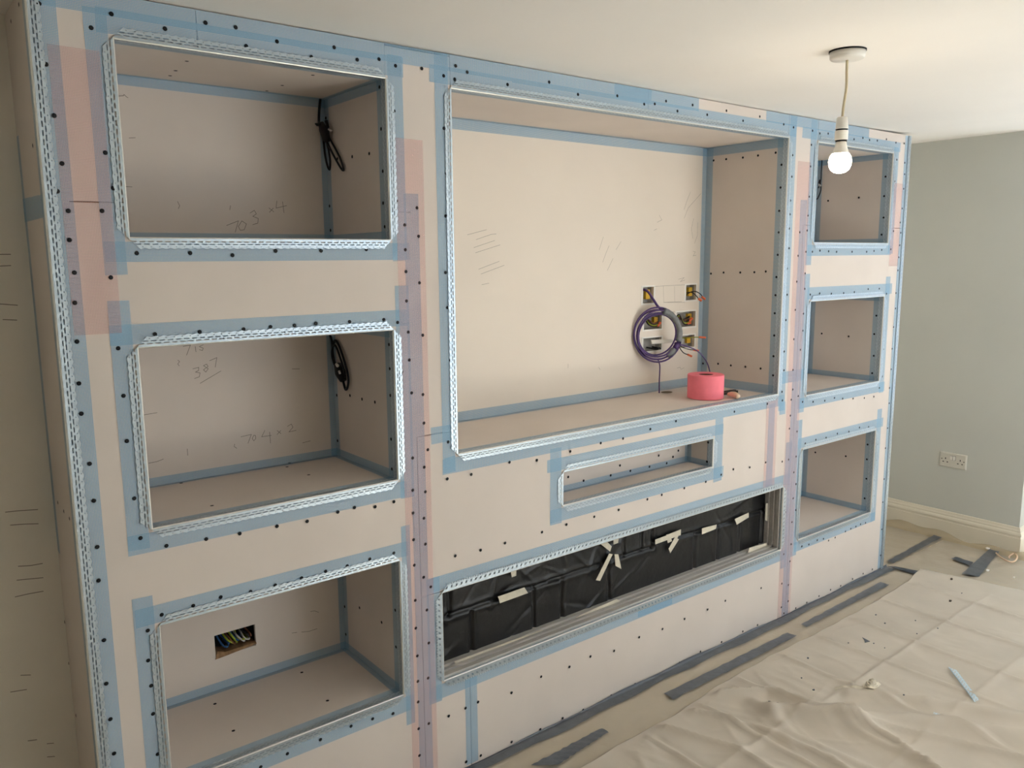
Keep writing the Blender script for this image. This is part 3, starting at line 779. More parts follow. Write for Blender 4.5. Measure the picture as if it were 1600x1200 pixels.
sheet = empty('plastic_sheet', ((x0 + x1) / 2, .09, z0))
tag(sheet, 'creased black plastic sheeting taped across the fireplace recess', 'plastic sheet')
build('film', MB().grid(np.stack([X, Yp, Z], -1)), M['plastic'], sheet, smooth=True)
for q in FIRE_TAPES:
    pts = [(x / 1000, y / 1000 + random.uniform(-.001, .001), z / 1000) for x, y, z in q]
    build('masking_tape', MB().prism(pts, (0, .0012, 0)), M['masking'], sheet)

# ------------------------------------------------------------------ wiring in the television recess
YD = OPEN['D'][4]
def wiring_box(key, label, wires, grommet, extra=None):
    a, b, c, d = BOXES[key]
    e = empty('wiring_box', ((a + b) / 2, YD, c))
    tag(e, label, 'wiring box', 'wiring boxes in the television recess')
    dp = .026
    y0, y1 = YD + T, YD + T + dp
    mb = MB()
    i = .001
    mb.quad((a + i, y1, c + i), (b - i, y1, c + i), (b - i, y1, d - i), (a + i, y1, d - i))
    mb.quad((a + i, y0, c + i), (a + i, y1, c + i), (a + i, y1, d - i), (a + i, y0, d - i))
    mb.quad((b - i, y1, c + i), (b - i, y0, c + i), (b - i, y0, d - i), (b - i, y1, d - i))
    mb.quad((a + i, y1, d - i), (b - i, y1, d - i), (b - i, y0, d - i), (a + i, y0, d - i))
    mb.quad((a + i, y0, c + i), (b - i, y0, c + i), (b - i, y1, c + i), (a + i, y1, c + i))
    build('back_box', mb, M['metalbox'], e)
    if grommet:
        build('grommet', MB().box(b - .030, b - .004, y0 + .008, y1 - .002, c + .018, d - .014), M['yellow'], e)
    for pts, m, r in wires:
        build('wire', MB().tube(smooth_path(pts, 6), r, 6), M[m], e, smooth=True)
    # cut plaster rim
    for r_ in ((a - .010, b + .008, d, d + .006), (a - .010, b + .008, c - .007, c), (a - .010, a, c, d), (b, b + .008, c, d)):
        build('plaster_rim', MB().box(r_[0], r_[1], YD - .0012, YD - .0002, r_[2], r_[3]), M['board_core'], e)
    return e
y_ = YD + .03
def W3(x, y, z): return (x, y, z)
wiring_box('a', 'small open wiring box the purple cable comes out of', [], True)
wiring_box('b', 'small open wiring box with orange connectors nearest the corner tape at the top',
 [([W3(2.815, y_, 1.575), W3(2.812, YD - .005, 1.600), W3(2.830, YD - .03, 1.612), W3(2.838, YD - .06, 1.600), W3(2.846, YD - .075, 1.578)], 'black_w', .0022),
  ([W3(2.82, y_, 1.60), W3(2.835, YD - .01, 1.606), W3(2.828, YD - .045, 1.590), W3(2.826, YD - .065, 1.572)], 'black_w', .0022),
  ([W3(2.824, YD - .062, 1.578), W3(2.832, YD - .075, 1.566)], 'orange_w', .0065), ([W3(2.838, YD - .07, 1.586), W3(2.852, YD - .08, 1.574)], 'orange_w', .0065)], True)
wiring_box('c', 'wide open wiring box full of looped wires beside the grey taped coil',
 [([W3(2.745, y_, 1.445 + .012 * j), W3(2.760 + .004 * j, YD + .005, 1.500 - .006 * j), W3(2.790, YD - .004, 1.452 + .006 * j), W3(2.835, YD, 1.452 + .009 * j), W3(2.850, y_, 1.47)], mm_, .0032) for j, mm_ in enumerate(['black_w', 'green_w', 'black_w', 'brown_w', 'black_w'])] +
 [([W3(2.83, YD, 1.462), W3(2.850, YD - .006, 1.478)], 'orange_w', .007), ([W3(2.815, YD, 1.452), W3(2.838, YD - .006, 1.455)], 'orange_w', .006)], True)
wiring_box('d', 'open wiring box seen through the top of the purple coil',
 [([W3(2.540, y_, 1.50), W3(2.535 + .006 * j, YD, 1.465 + .004 * j), W3(2.570, YD - .004, 1.452 + .005 * j), W3(2.605, YD, 1.455 + .006 * j)], mm_, .0032) for j, mm_ in enumerate(['black_w', 'green_w', 'black_w', 'brown_w'])] +
 [([W3(2.60, YD, 1.452), W3(2.618, YD - .004, 1.470)], 'orange_w', .006)], True)
wiring_box('e', 'open wiring box with loose wire ends at the bottom beside the corner tape',
 [([W3(2.770, y_, 1.390), W3(2.790, YD - .01, 1.383), W3(2.815, YD - .05, 1.388), W3(2.835, YD - .075, 1.388)], 'green_w', .0025),
  ([W3(2.770, y_, 1.385), W3(2.762, YD - .01, 1.345), W3(2.785, YD - .04, 1.330), W3(2.795, YD - .07, 1.328)], 'black_w', .0022),
  ([W3(2.768, y_, 1.370), W3(2.757, YD - .01, 1.335), W3(2.750, YD - .04, 1.315), W3(2.762, YD - .06, 1.306)], 'black_w', .0022),
  ([W3(2.828, YD - .068, 1.389), W3(2.858, YD - .085, 1.386)], 'orange_w', .0055), ([W3(2.790, YD - .068, 1.329), W3(2.812, YD - .082, 1.324)], 'orange_w', .0055), ([W3(2.758, YD - .058, 1.308), W3(2.776, YD - .07, 1.298)], 'orange_w', .0055)], True)
wiring_box('f', 'open wiring box with a loose white faceplate at the bottom of the purple coil',
 [([W3(2.56, y_, 1.35), W3(2.575, YD - .02, 1.345), W3(2.590, YD - .03, 1.352)], 'black_w', .004), ([W3(2.60, y_, 1.35), W3(2.606, YD - .02, 1.345)], 'black_w', .004)], False)
fp = build('socket_faceplate', MB().prism([(2.545, YD - .020, 1.372), (2.668, YD - .045, 1.372), (2.672, YD - .035, 1.388), (2.550, YD - .008, 1.390)], (0, .006, -.002)), M['white_pl'])
tag(fp, 'loose white strip lying across the lowest wiring box inside the coil', 'faceplate')

# purple coil: ring turned slightly out of the wall
th = math.radians(21)
cc = Vector((2.545, .397, 1.418)); rad = .112
eu, ev, en = Vector((math.cos(th), -math.sin(th), 0)), Vector((0, 0, 1)), Vector((-math.sin(th), -math.cos(th), 0))
coil = empty('cable_coil', cc - ev * .12)
tag(coil, 'coil of purple cable bound with grey tape hanging on the recess back', 'cable coil')
def ring(a, r, h): a = math.radians(a); return cc + eu * (r * math.cos(a)) + ev * (r * math.sin(a)) + en * h
for j in range(5):
    rj = rad + (-.016, -.006, .006, .015, .001)[j]; hj = (-.004, .004, -.005, .003, .009)[j]
    pts = [ring(a, rj + .003 * math.sin(math.radians(a * 2 + 70 * j)), hj + .003 * math.cos(math.radians(a + 50 * j))) for a in range(0, 361, 9)]
    build('cable', MB().tube(pts, .0042, 7, False), M['purple'], coil, smooth=True)
build('binding_tape', MB().tube([ring(a, rad + .001, .001) for a in range(78, -22, -6)], [.0155 + .0012 * math.sin(k * 2.1) for k in range(17)], 10), M['greytape'], coil, smooth=True)
build('binding_tape', MB().tube([ring(a, rad + .001, .001) for a in range(-38, -64, -5)], [.0125, .0150, .0155, .0150, .0130, .012], 10), M['greytape'], coil, smooth=True)
build('binding_cord', MB().tube([ring(a, rad, .004) for a in range(-22, -40, -4)], [.013, .015, .012, .014, .011], 8), M['purple'], coil, smooth=True)
build('cable_tail', MB().tube(smooth_path([(2.503, YD + .03, 1.632), (2.512, YD - .012, 1.622), (2.533, YD - .03, 1.585), (2.552, .405, 1.550), ring(74, rad, .002)], 8), .0058, 7), M['purple'], coil, smooth=True)
build('cable_tail', MB().tube(smooth_path([ring(-88, rad + .008, 0), (2.550, .385, 1.270), (2.545, .382, 1.200), (2.545, .381, 1.1425)], 8), .0030, 7), M['purple'], coil, smooth=True)
build('cable_tail', MB().tube(smooth_path([ring(-25, rad, .01), (2.700, .345, 1.355), (2.760, .325, 1.325), (2.800, .305, 1.270), (2.812, .290, 1.200), (2.812, .280, 1.1435)], 8), .0030, 7), M['purple'], coil, smooth=True)
hb = MB().lathe([(0, 0), (.030, 0), (.030, .0008), (0, .0008)], (2.588, .372, OPEN['D'][2] + .0012), 24)
for i, v in enumerate(hb.v): hb.v[i] = (v[0], .372 + (v[1] - .372) * .8, v[2])
o = build('cable_hole', hb, mat('hole_shade', (118, 104, 84), .9), niches['D'])

# pink tape roll
rc = (2.606, .158, OPEN['D'][2] + .0016)
roll = empty('tape_roll', rc)
tag(roll, 'large roll of pink joint tape standing on the television recess shelf', 'tape roll')
R_, H_ = .0815, .108
build('paper', MB().lathe([(.034, .002), (.034, 0), (R_ - .002, 0), (R_, .002), (R_, H_ - .002), (R_ - .002, H_), (.034, H_), (.034, .002)], rc, 40), M['pinkroll'], roll, smooth=False)
for p in roll.children[0].data.polygons: p.use_smooth = True
roll.children[0].data.set_sharp_from_angle(angle=math.radians(40))
build('core', MB().lathe([(.0335, .001), (.0335, H_ - .003), (.0310, H_ - .003), (.0310, .001), (.0335, .001)], rc, 32), M['rollcore'], roll)

# knife beside the roll
kz = OPEN['D'][2] + .0016
kn = empty('hand_tool', (2.72, .115, kz))
tag(kn, 'small tool with an ivory handle and dark jaws beside the pink roll', 'hand tool')
hp = [(2.676, .026, kz + .010), (2.679, .036, kz + .013), (2.687, .056, kz + .016), (2.696, .076, kz + .016), (2.704, .096, kz + .012), (2.710, .110, kz + .009)]
build('handle', MB().tube(smooth_path(hp, 4), [.004, .008, .0105, .012, .0130, .0134, .0136, .0136, .0136, .0134, .013, .0125, .012, .0114, .0108, .010, .0094, .009, .0085, .008, .006], 10), M['ivory'], kn, smooth=True)
build('jaw', MB().prism([(2.690, .190, kz), (2.700, .180, kz), (2.845, .165, kz), (2.840, .176, kz)], (0, 0, .010)), M['steel'], kn)
build('jaw', MB().prism([(2.690, .152, kz), (2.700, .142, kz), (2.820, .136, kz), (2.816, .148, kz)], (0, 0, .012)), M['steel'], kn)

# socket hole cut in the lower near recess
a, b, c, d = CHOLE
yc_ = OPEN['C'][4]
sh = empty('socket_hole', ((a + b) / 2, yc_, c))
tag(sh, 'ragged socket hole full of wires in the lowest near recess', 'wiring box')
mb = MB()
y0, y1 = yc_ + T, yc_ + T + .045
mb.quad((a, y1, c), (b, y1, c), (b, y1, d), (a, y1, d)); mb.quad((a, y0, c), (a, y1, c), (a, y1, d), (a, y0, d)); mb.quad((b, y1, c), (b, y0, c), (b, y0, d), (b, y1, d)); mb.quad((a, y1, d), (b, y1, d), (b, y0, d), (a, y0, d))
build('back_box', mb, M['dark'], sh)
build('broken_edge', MB().prism([(a - .002, yc_ - .002, c - .006), (a + .03, yc_ - .002, c - .004), (b + .002, yc_ - .002, c + .006), (b, yc_ - .002, c + .012), (a + .03, yc_ - .002, c + .010), (a + .006, yc_ - .002, c + .020)], (0, .05, 0)), M['terracotta'], sh)
for j in range(11):
    m_ = ['blue_w', 'blue_w', 'green_w', 'brown_w', 'green_w', 'blue_w', 'metalbox', 'green_w', 'black_w', 'metalbox', 'brown_w'][j]
    cx = a + .025 + .009 * j
    pts = [(cx - .01, y1 - .004, d - .008), (cx + random.uniform(-.012, .012), yc_ + .008, c + random.uniform(.03, .06)), (cx + random.uniform(.0, .022), yc_ + .010, c + random.uniform(.018, .035)), (cx + random.uniform(.01, .03), y1 - .006, c + random.uniform(.03, .05))]
    pts = [(min(max(p[0], a + .006), b - .006), p[1], p[2]) for p in pts]
    build('wire', MB().tube(smooth_path(pts, 6), .0034, 6), M[m_], sh, smooth=True)

# black cable bundles in the recess corners
def bundle(name, label, top, loops, wrap, tails):
    e = empty(name, top)
    tag(e, label, 'cable')
    for pts, r in loops:
        build('cable', MB().tube(smooth_path(pts, 8), r, 6), M['blackcable'], e, smooth=True)
    for pts, rr in wrap:
        build('binding_tape', MB().tube(pts, rr, 8), M['black_w'], e, smooth=True)
    for pts, r, m_ in tails:
        build('wire_end', MB().tube(pts, r, 6), M[m_], e, smooth=True)
    return e
q = .392
bundle('cable_bundle', 'black cable hanging in two long loops from the head of the upper near recess', (.880, q, 2.300),
 [([(.880, q, 2.2995), (.874, q, 2.26), (.872, q, 2.225), (.880, q, 2.19), (.884, q, 2.17)], .0042),
  ([(.874, .37, 2.17), (.868, .35, 2.12), (.872, .345, 2.085), (.882, .35, 2.072), (.890, .36, 2.10), (.888, .365, 2.14), (.884, .37, 2.17)], .0035),
  ([(.880, .37, 2.175), (.886, .33, 2.12), (.891, .285, 2.070), (.894, .275, 2.068), (.894, .30, 2.11), (.890, .36, 2.175)], .0035)],
 [([(.868, .37, 2.222), (.874, .365, 2.20), (.880, .36, 2.17), (.882, .36, 2.160)], [.008, .016, .014, .010])],
 [([(.872, .37, 2.215), (.850, .36, 2.212), (.843, .36, 2.215)], [.005, .005, .002], 'black_w'), ([(.882, .36, 2.228), (.886, .355, 2.205)], [.006, .004], 'black_w'), ([(.884, .35, 2.200), (.890, .34, 2.192)], [.003, .004], 'white_pl')])
xq = .890
bundle('cable_bundle', 'black cable coiled in a narrow loop in the corner of the middle near recess', (xq, .41, 1.56),
 [([(xq - .004, .415, 1.560), (xq - .004, .412, 1.53), (xq, .405, 1.50), (xq, .398, 1.44), (xq, .37, 1.40), (xq, .345, 1.385)], .0040),
  ([(xq, .345, 1.385), (xq, .385, 1.42), (xq, .402, 1.47), (xq, .385, 1.505), (xq, .355, 1.495), (xq, .315, 1.44), (xq, .292, 1.39), (xq, .297, 1.36), (xq, .315, 1.345), (xq, .33, 1.37), (xq, .345, 1.40)], .0045),
  ([(xq - .006, .35, 1.39), (xq - .006, .39, 1.44), (xq - .006, .392, 1.475), (xq - .006, .365, 1.490), (xq - .006, .325, 1.44), (xq - .006, .30, 1.39)], .0040)],
 [([(xq - .002, .365, 1.425), (xq - .002, .345, 1.40), (xq - .002, .325, 1.375)], [.014, .020, .012])],
 [([(xq - .014, .350, 1.43), (xq - .016, .335, 1.425)], [.004, .006], 'white_pl'), ([(xq - .014, .330, 1.408), (xq - .015, .322, 1.400)], [.004, .004], 'white_pl')])
bundle('cable_bundle', 'thin dark cable hanging inside the upper far recess beside the light bulb', (3.845, .392, 2.298),
 [([(3.846, .386, 2.2985), (3.845, .386, 2.24), (3.846, .386, 2.20), (3.848, .392, 2.175), (3.850, .402, 2.15)], .0035), ([(3.850, .392, 2.18), (3.848, .385, 2.14), (3.850, .400, 2.10), (3.850, .409, 2.09)], .0035)],
 [([(3.849, .392, 2.195), (3.849, .396, 2.175)], [.006, .008])], [([(3.842, .395, 2.170), (3.842, .385, 2.160)], [.004, .006], 'metalbox')])

# ------------------------------------------------------------------ pendant lamp
px, py = 2.097, -.7465
zt = zc(px)
pl = empty('pendant_lamp', (px, py, zt - .35))
tag(pl, 'lit bare bulb hanging on a short flex from a white ceiling rose', 'pendant lamp')
ring_ = MB().lathe([(0, -.004), (.0545, -.004), (.0545, .002), (0, .002)], (px, py, zt - .0005), 40); build('rose_base', ring_, M['dark'], pl)
build('ceiling_rose', MB().lathe([(0, -.028), (.038, -.0275), (.047, -.026), (.0512, -.022), (.0528, -.004), (.0500, -.004), (0, -.004)], (px, py, zt), 40), M['white_pl'], pl, smooth=True)
build('flex', MB().tube(smooth_path([(px, py, zt - .028), (px + .001, py, zt - .06), (px + .002, py - .001, zt - .11), (px - .003, py + .002, zt - .165), (px - .005, py + .003, zt - .20)], 6), .0042, 8), M['cord'], pl, smooth=True)
bx_, by_ = px - .005, py + .003
zz = zt - .197
build('lamp_holder', MB().lathe([(0, 0), (.014, 0), (.0165, -.002), (.0190, -.036), (.0190, -.0365)], (bx_, by_, zz), 28), M['white_pl'], pl, smooth=True)
build('shade_ring', MB().lathe([(.0190, -.0365), (.0170, -.037), (.0170, -.0405), (.0195, -.041)], (bx_, by_, zz), 28), M['dark'], pl, smooth=True)
build('lamp_holder', MB().lathe([(.0195, -.041), (.0195, -.068), (.0190, -.070)], (bx_, by_, zz), 28), M['white_pl'], pl, smooth=True)
build('shade_ring', MB().lathe([(.0190, -.070), (.0165, -.0705), (.0165, -.074), (.0175, -.0745)], (bx_, by_, zz), 28), M['dark'], pl, smooth=True)
bulb = build('bulb_cap', MB().lathe([(.0150, -.0745), (.0165, -.080), (.0185, -.090), (.0230, -.104), (.0255, -.110)], (bx_, by_, zz), 28), M['white_pl'], pl, smooth=True)
build('bulb', MB().lathe([(.0255, -.110), (.0315, -.120), (.0340, -.133), (.0330, -.146), (.0275, -.159), (.0170, -.167), (.006, -.170), (0, -.1705)], (bx_, by_, zz), 32), M['bulb'], pl, smooth=True)

# ------------------------------------------------------------------ double socket on the end wall
sy0, sy1, sz0, sz1 = -.075, .084, .459, .551
so = empty('double_socket', (XE, (sy0 + sy1) / 2, sz0))
tag(so, 'white double plug socket on the greige end wall above the skirting', 'plug socket')
xf = XE - .0095
mb = MB()
o_ = [(XE, sy0, sz0), (XE, sy1, sz0), (XE, sy1, sz1), (XE, sy0, sz1)]
i_ = [(xf, sy0 + .005, sz0 + .005), (xf, sy1 - .005, sz0 + .005), (xf, sy1 - .005, sz1 - .005), (xf, sy0 + .005, sz1 - .005)]
m_ = [(xf + .003, sy0, sz0), (xf + .003, sy1, sz0), (xf + .003, sy1, sz1), (xf + .003, sy0, sz1)]
for A_, B_ in ((o_, m_), (m_, i_)):
    for k in range(4):
        j = (k + 1) % 4; mb.quad(A_[k], A_[j], B_[j], B_[k])
mb.poly(i_)
build('plate', mb, M['socket_pl'], so)
yc0 = (sy0 + sy1) / 2
def slot(y, z, w, h): build('pin_slot', MB().box(xf - .0004, xf + .001, y - w / 2, y + w / 2, z - h / 2, z + h / 2), M['dark'], so)
for s_ in (1, -1):
    cy = yc0 + s_ * .044; cz = sz0 + .040
    slot(cy, cz + .014, .0050, .0105); slot(cy + .0125, cz - .008, .0085, .0055); slot(cy - .0125, cz - .008, .0085, .0055)
    build('fixing_screw', MB().box(xf - .0006, xf + .001, yc0 + s_ * .066 - .003, yc0 + s_ * .066 + .003, sz0 + .046, sz0 + .052), M['steel'], so)
    yk = yc0 + s_ * .0085
    build('switch', MB().prism([(xf, yk - .007, sz1 - .042), (xf, yk + .007, sz1 - .042), (xf, yk + .007, sz1 - .018), (xf, yk - .007, sz1 - .018)], (-.004, 0, 0)), M['white_pl'], so)
    build('switch_gap', MB().box(xf - .0005, xf + .001, yk - .0085, yk + .0085, sz1 - .0435, sz1 - .0165), M['dark'], so)

# ------------------------------------------------------------------ floor covering
def wave(X, Y, fx, fy, ph): return np.sin(X * fx + Y * fy + ph)
# clear film over the carpet
nx, ny = 230, 80
X, Y = np.meshgrid(np.linspace(.2, XE - .022, nx), np.linspace(-1.1, -.004, ny))
Zf = .003 + .0012 * wave(X, Y, 46, 31, 0) * (0.5 + .5 * wave(X, Y, 3, 5, 1)) + .001 * wave(X, Y, 70, -44, 2) * (0.5 + .5 * wave(X, Y, 4, -3, 2))
for _ in range(150):
    cx, cy, a = rng.uniform(.9, 4.8), rng.uniform(-.5, 0), rng.uniform(-.9, .9) + (1.2 if rng.rand() < .5 else 0)
    u = (X - cx) * math.cos(a) + (Y - cy) * math.sin(a); v = -(X - cx) * math.sin(a) + (Y - cy) * math.cos(a)
    Zf += rng.uniform(.001, .005) * np.exp(-(v / .012) ** 2 - (u / rng.uniform(.05, .14)) ** 2)
Zf = np.clip(Zf, .0015, .009)
cf = empty('carpet_film', (2.6, -.4, 0)); tag(cf, 'clear protective plastic film stretched over the carpet', 'plastic film')
build('film', MB().grid(np.stack([X, Y, Zf], -1)), M['film'], cf, smooth=True)
X2, Y2 = np.meshgrid(np.linspace(W + .004, XE - .022, 34), np.linspace(0, YB - .01, 24))
Z2 = .0035 + .0015 * wave(X2, Y2, 60, 20, 0)
cf = empty('carpet_film', (4.45, .2, 0)); tag(cf, 'clear film over the carpet between the stud wall end and skirting', 'plastic film')
build('film', MB().grid(np.stack([X2, Y2, Z2], -1)), M['film'], cf, smooth=True)
# edge of the film riding up the skirting
t_ = np.linspace(YC - .6, YB - .02, 70)
P_ = np.zeros((5, 70, 3))
up = .030 + .014 * np.sin(t_ * 9) + .010 * np.sin(t_ * 23 + 1)
for k, f_ in enumerate((0, .25, .5, .75, 1)):
    P_[k, :, 0] = XE - .026 - .05 * (1 - f_) ** 2; P_[k, :, 1] = t_; P_[k, :, 2] = .004 + up * f_ ** 1.6
build('film', MB().grid(P_), film_mat('bunched_film', (196, 180, 150), .6, .3), cf, smooth=True)

DL = ['grey duct tape strip on the film in front of the fireplace recess', 'grey duct tape strip on the film near the far end of the stud wall', 'short grey duct tape strip on the film nearest the bottom of the photo',
      'thin grey tape strip from the wall corner to the skirting board', 'twisted grey tape running from the wall corner under the dust sheet', 'wide dark grey tape patch reaching the skirting board', 'small dark grey tape tab joining the wide tape patch']
def tape_floor(q, zb, n=26):
    a, b, c, d = [Vector((x / 1000, y / 1000, 0)) for x, y in q]
    P_ = np.zeros((n, 5, 3))
    for i in range(n):
        t = i / (n - 1)
        l, r = a.lerp(d, t), b.lerp(c, t)
        for j in range(5):
            p = l.lerp(r, j / 4)
            P_[i, j] = (p.x + random.uniform(-.0015, .0015), p.y + random.uniform(-.002, .002), zb + .0012 * math.sin(i * 1.9 + j) + random.uniform(0, .0014))
    return P_
for k, q in enumerate(DUCT):
    tag(build('duct_tape', MB().grid(tape_floor(q, .0115 + .001 * (k == 6))), M['duct'], smooth=True), DL[k], 'duct tape', 'grey duct tape on the floor')
# tape sealing the film to the foot of the stud wall
n = 150
P_ = np.zeros((n, 6, 3))
for i in range(n):
    x = .05 + (W + .04 - .05) * i / (n - 1)
    w = .050 + .006 * math.sin(x * 5) + .004 * math.sin(x * 17)
    hh = .016 + .006 * math.sin(x * 3.1 + 1) + .003 * math.sin(x * 14)
    for j, (y, z) in enumerate([(-.0035, hh), (-.004, hh * .5), (-.008, .009), (-.022, .0095), (-.036, .0095), (-w, .0095)]):
        P_[i, j] = (x, y - random.uniform(0, .001), z + random.uniform(0, .0012))
tag(build('duct_tape', MB().grid(P_), M['duct'], smooth=True), 'long grey duct tape sealing the film to the foot of the stud wall', 'duct tape', 'grey duct tape on the floor')

# cotton dust sheet
edge_x = [-1.0, 1.479, 1.784, 2.001, 2.211, 2.301, 2.639, 2.994, 3.301, 3.605, 3.95, 4.187]
edge_y = [-.36, -.268, -.251, -.248, -.230, -.226, -.205, -.224, -.211, -.216, -.187, -.144]
nu, nv = 460, 260
U, V = np.meshgrid(np.linspace(0, 1, nu), np.linspace(0, 1, nv))
V = V ** 1.35
X = -.6 + U * (4.187 + .6)
Y0 = np.interp(X, edge_x, edge_y) + .004 * np.sin(X * 9) + .002 * np.sin(X * 31 + 1)
Y = Y0 - V * 2.6
X = X + np.clip(U - .6, 0, 1) / .4 * (.229 * (Y0 - Y) * 1.0)
Zs = .0135 + .0015 * wave(X, Y, 13, 9, .4) + .001 * wave(X, Y, 31, -17, 1)
def ridge(pl, h, w, sharp=True):
    global Zs
    D_ = np.full_like(X, 9.0)
    for a, b in zip(pl[:-1], pl[1:]):
        D_ = np.minimum(D_, seg_dist(X, Y, a, b))
    Zs = Zs + h * (np.exp(-D_ / w) if sharp else np.exp(-(D_ / w) ** 2))
inside = np.clip((Y0 - Y) / .05, 0, 1)
for k, fx in enumerate((1.45, 1.76, 2.07, 2.37, 2.69, 2.995, 3.285, 3.605, 3.92)):
    wob = [(fx + .012 * math.sin(2.2 * y + k) + .05 * max(-y - .6, 0) * (.4 if k % 2 else -.2), y) for y in np.arange(-.12, -2.9, -.12)]
    ridge(wob, .015, .012); ridge([(x_ + .020, y_2) for x_, y_2 in wob], -.006, .014, False)
for k, fy in enumerate((-.56, -.93, -1.32)):
    ridge([(x_, fy + .012 * math.sin(2 * x_ + k)) for x_ in np.arange(-.5, 4.3, .2)], .007, .011)
ridge([(2.20, -.27), (2.365, -.393), (2.40, -.604), (2.428, -.889), (2.388, -1.0), (2.3, -1.3)], .036, .022)
ridge([(2.26, -.50), (2.379, -.666), (2.603, -.875), (2.810, -1.172), (2.95, -1.5)], .046, .050, False)
ridge([(2.30, -.58), (2.46, -.80), (2.60, -1.02), (2.72, -1.3)], .026, .016)
ridge([(2.62, -.60), (2.685, -.682), (2.832, -.891), (2.969, -1.115), (3.1, -1.4)], .028, .034, False)
ridge([(2.02, -.27), (2.12, -.52), (2.15, -.80), (2.10, -1.1)], .026, .020)
ridge([(1.84, -.27), (1.95, -.55), (1.93, -.85)], .024, .018)
ridge([(2.26, -.40), (2.18, -.62), (2.20, -.9)], .018, .03, False)
for _ in range(300):
    cx, cy = rng.uniform(1.2, 4.2), -.2 - abs(rng.normal(0, .5))
    a = math.pi / 2 + rng.normal(0, .35) if rng.rand() < .75 else rng.uniform(0, 3.1)
    u = (X - cx) * math.cos(a) + (Y - cy) * math.sin(a); v = -(X - cx) * math.sin(a) + (Y - cy) * math.cos(a)
    amp = 1.0 if cx < 2.9 else .5
    Zs = Zs + amp * rng.uniform(-.003, .0075) * np.exp(-np.abs(v) / rng.uniform(.005, .014) - (u / rng.uniform(.05, .20)) ** 2)
Zs = .0135 + (Zs - .0135) * inside
Zs = np.maximum(Zs, .0115)
ds = build('dust_sheet', MB().grid(np.stack([X, Y, Zs], -1)), M['sheet'], smooth=True)
tag(ds, 'crumpled cream cotton dust sheet with fold lines spread over the floor', 'dust sheet')
sol = ds.modifiers.new('thickness', 'SOLIDIFY'); sol.thickness = .0012; sol.offset = -1
def sheet_z(x, y):
    k = np.argmin((X - x) ** 2 + (Y - y) ** 2); return float(Zs.reshape(-1)[k])

# offcuts lying on the sheet
def offcut(name, q, label, group):
    p = [Vector((x / 1000, y / 1000, 0)) for x, y in q]
    a, b, c, d = p
    L = (d - a).length; s_ = (d - a).normalized(); t_ = Vector((-s_.y, s_.x, 0))
    if t_.dot(b - a) < 0: t_ = -t_
    zb = max(sheet_z(*(a.lerp(d, f_).lerp(b.lerp(c, f_), g_)).xy) for f_ in (0, .2, .4, .6, .8, 1) for g_ in (0, 1)) + .0035
    e = empty(name, (a.x, a.y, zb)); tag(e, label, 'metal offcut', group)
    mb = MB(); bead_flange(mb, (a.x, a.y, zb), s_, t_, (0, 0, 1), L, .001, 0, True); build('flange', mb, M['offcut'], e)
    mb = MB(); bead_flange(mb, (a.x, a.y, zb), s_, (0, 0, 1), -t_, L, .001, 0, True, .18); build('flange', mb, M['offcut'], e)
    return e
offcut('bead_offcut', FLOORPTS['bead'], 'long perforated metal bead offcut lying on the dust sheet', 'bead offcuts on the dust sheet')
offcut('bead_offcut', [FLOORPTS['bit'][k] for k in (3, 0, 1, 2)], 'tiny square metal bead offcut on the dust sheet below the long one', 'bead offcuts on the dust sheet')
SCL = ['torn grey mesh tape scrap on the sheet nearest the fireplace recess', 'small grey triangular tape scrap in the middle of the dust sheet']
for k, s_ in enumerate(('scrap1', 'scrap2')):
    q = [(x / 1000, y / 1000, sheet_z(x / 1000, y / 1000) + .003) for x, y in FLOORPTS[s_]]
    tag(build('tape_scrap', MB().prism(q, (0, 0, .0015)), M['duct']), SCL[k], 'tape scrap')
# crumpled masking tape
cr = empty('crumpled_tape', (2.70, -.63, sheet_z(2.70, -.63)))
tag(cr, 'crumpled strip of masking tape on the dust sheet', 'masking tape')
a_, b_ = Vector((2.607, -.544, 0)), Vector((2.665, -.640, 0))
P_ = np.zeros((14, 4, 3))
for i in range(14):
    for j in range(4):
        p = a_.lerp(b_, i / 13); n_ = Vector((.85, .52, 0)) * (.022 * (j / 3 - .5))
        P_[i, j] = (p.x + n_.x, p.y + n_.y, sheet_z(p.x, p.y) + .004 + .003 * math.sin(i * .9) + .002 * (j % 2))
build('strip', MB().grid(P_), M['masking'], cr, smooth=True)
P_ = np.zeros((12, 10, 3))
for i in range(12):
    for j in range(10):
        r1 = .045 * (.75 + .4 * rng.rand()); a1 = 2 * math.pi * j / 9; f_ = i / 11
        P_[i, j] = (2.700 + r1 * math.cos(a1) * (1 - f_), -.650 + .6 * r1 * math.sin(a1) * (1 - f_), sheet_z(2.70, -.65) + .004 + .030 * math.sin(f_ * 1.5) * (.6 + .6 * rng.rand()))
build('wad', MB().grid(P_), M['masking'], cr)
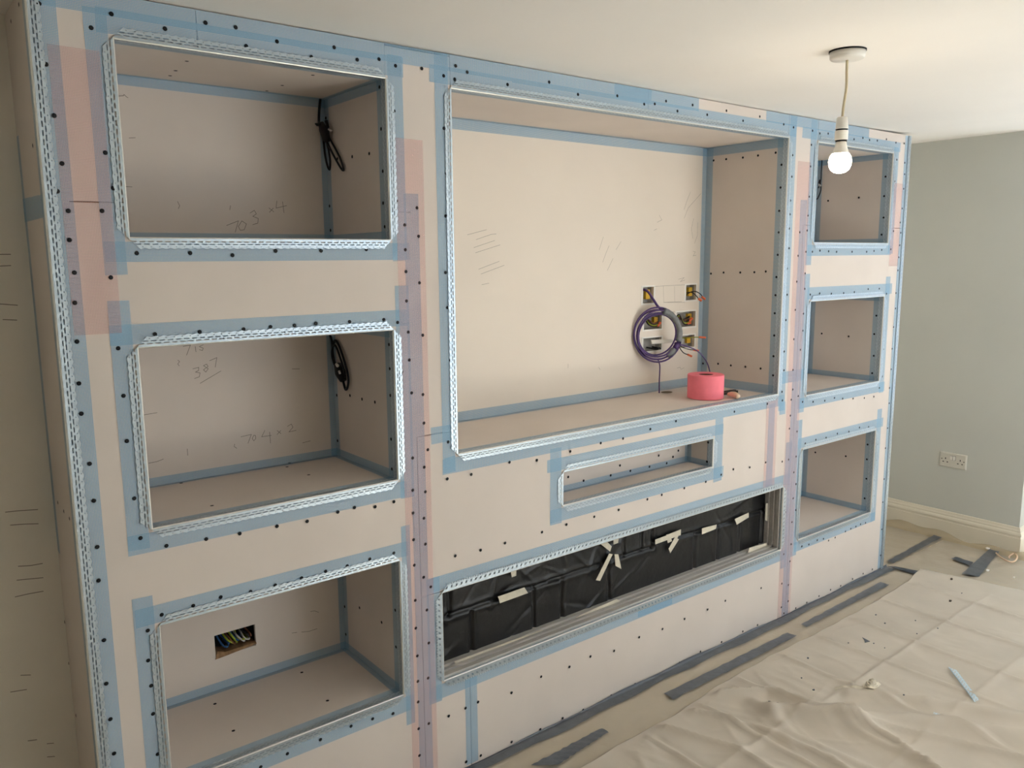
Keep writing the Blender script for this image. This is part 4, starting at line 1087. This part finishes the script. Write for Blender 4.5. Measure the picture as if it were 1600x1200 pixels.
# crumbs of debris
CL = ['dark crumb near the far edge of the dust sheet', 'curled dark crumb on the far part of the dust sheet',
      'grey fleck on the sheet midway between the curled crumb and triangular scrap', 'grey fleck on the sheet a little above and right of the triangular scrap',
      'tiny fleck on the sheet up and left of the long bead offcut', 'grey fleck just below and right of the triangular scrap',
      'grey fleck almost touching the right tip of the triangular scrap', 'grey fleck just left of the triangular scrap',
      'grey fleck on the sheet left of the crumpled masking tape', 'grey fleck on the sheet right of the crumpled masking tape',
      'upper of two grey flecks near the sheet edge facing the fireplace recess', 'lower of two grey flecks near the sheet edge facing the fireplace recess',
      'grey fleck by the sheet edge above the triangular scrap', 'small grey fleck just right of the curled dark crumb',
      'grey fleck on the sheet straight below the curled dark crumb']
for k, (x, y) in enumerate(FLOORPTS['crumbs']):
    x, y = x / 1000, y / 1000; s_ = .010 if k < 2 else random.uniform(.003, .006)
    zb = sheet_z(x, y) + .002
    mb = MB().prism([(x + s_ * random.uniform(.5, 1.1) * math.cos(t), y + s_ * random.uniform(.4, .9) * math.sin(t), zb) for t in (0, 1.1, 2.2, 3.4, 4.6, 5.5)], (s_ * .2, 0, s_ * .7))
    o = build('debris_crumb', mb, M['steel'] if k < 2 else M['duct'])
    tag(o, CL[k], 'crumb', 'dark flecks on the dust sheet')
# wire loop and chips on the film by the skirting
lp = [(x / 1000, y / 1000, .016) for x, y in FLOORPTS['loop']]
tag(build('wire_loop', MB().tube(smooth_path(lp, 8), .0045, 7), M['ivory'], smooth=True), 'curled piece of beige wire on the floor near the skirting', 'wire')
CH = ['white plaster chip on the film beside the wide tape patch', 'small pale chip on the film beyond the dust sheet edge', 'white blob at the end of the wide tape patch']
for k, (x, y) in enumerate(FLOORPTS['chips']):
    x, y = x / 1000, y / 1000
    x = min(x, XE - .045)
    s_ = (.012, .007, .016)[k]
    mb = MB().prism([(x + s_ * math.cos(t), y + s_ * .7 * math.sin(t), .012) for t in (0, .9, 2.0, 3.3, 4.4, 5.4)], (.002, 0, .005))
    tag(build('plaster_chip', mb, M['board_core']), CH[k], 'plaster chip')
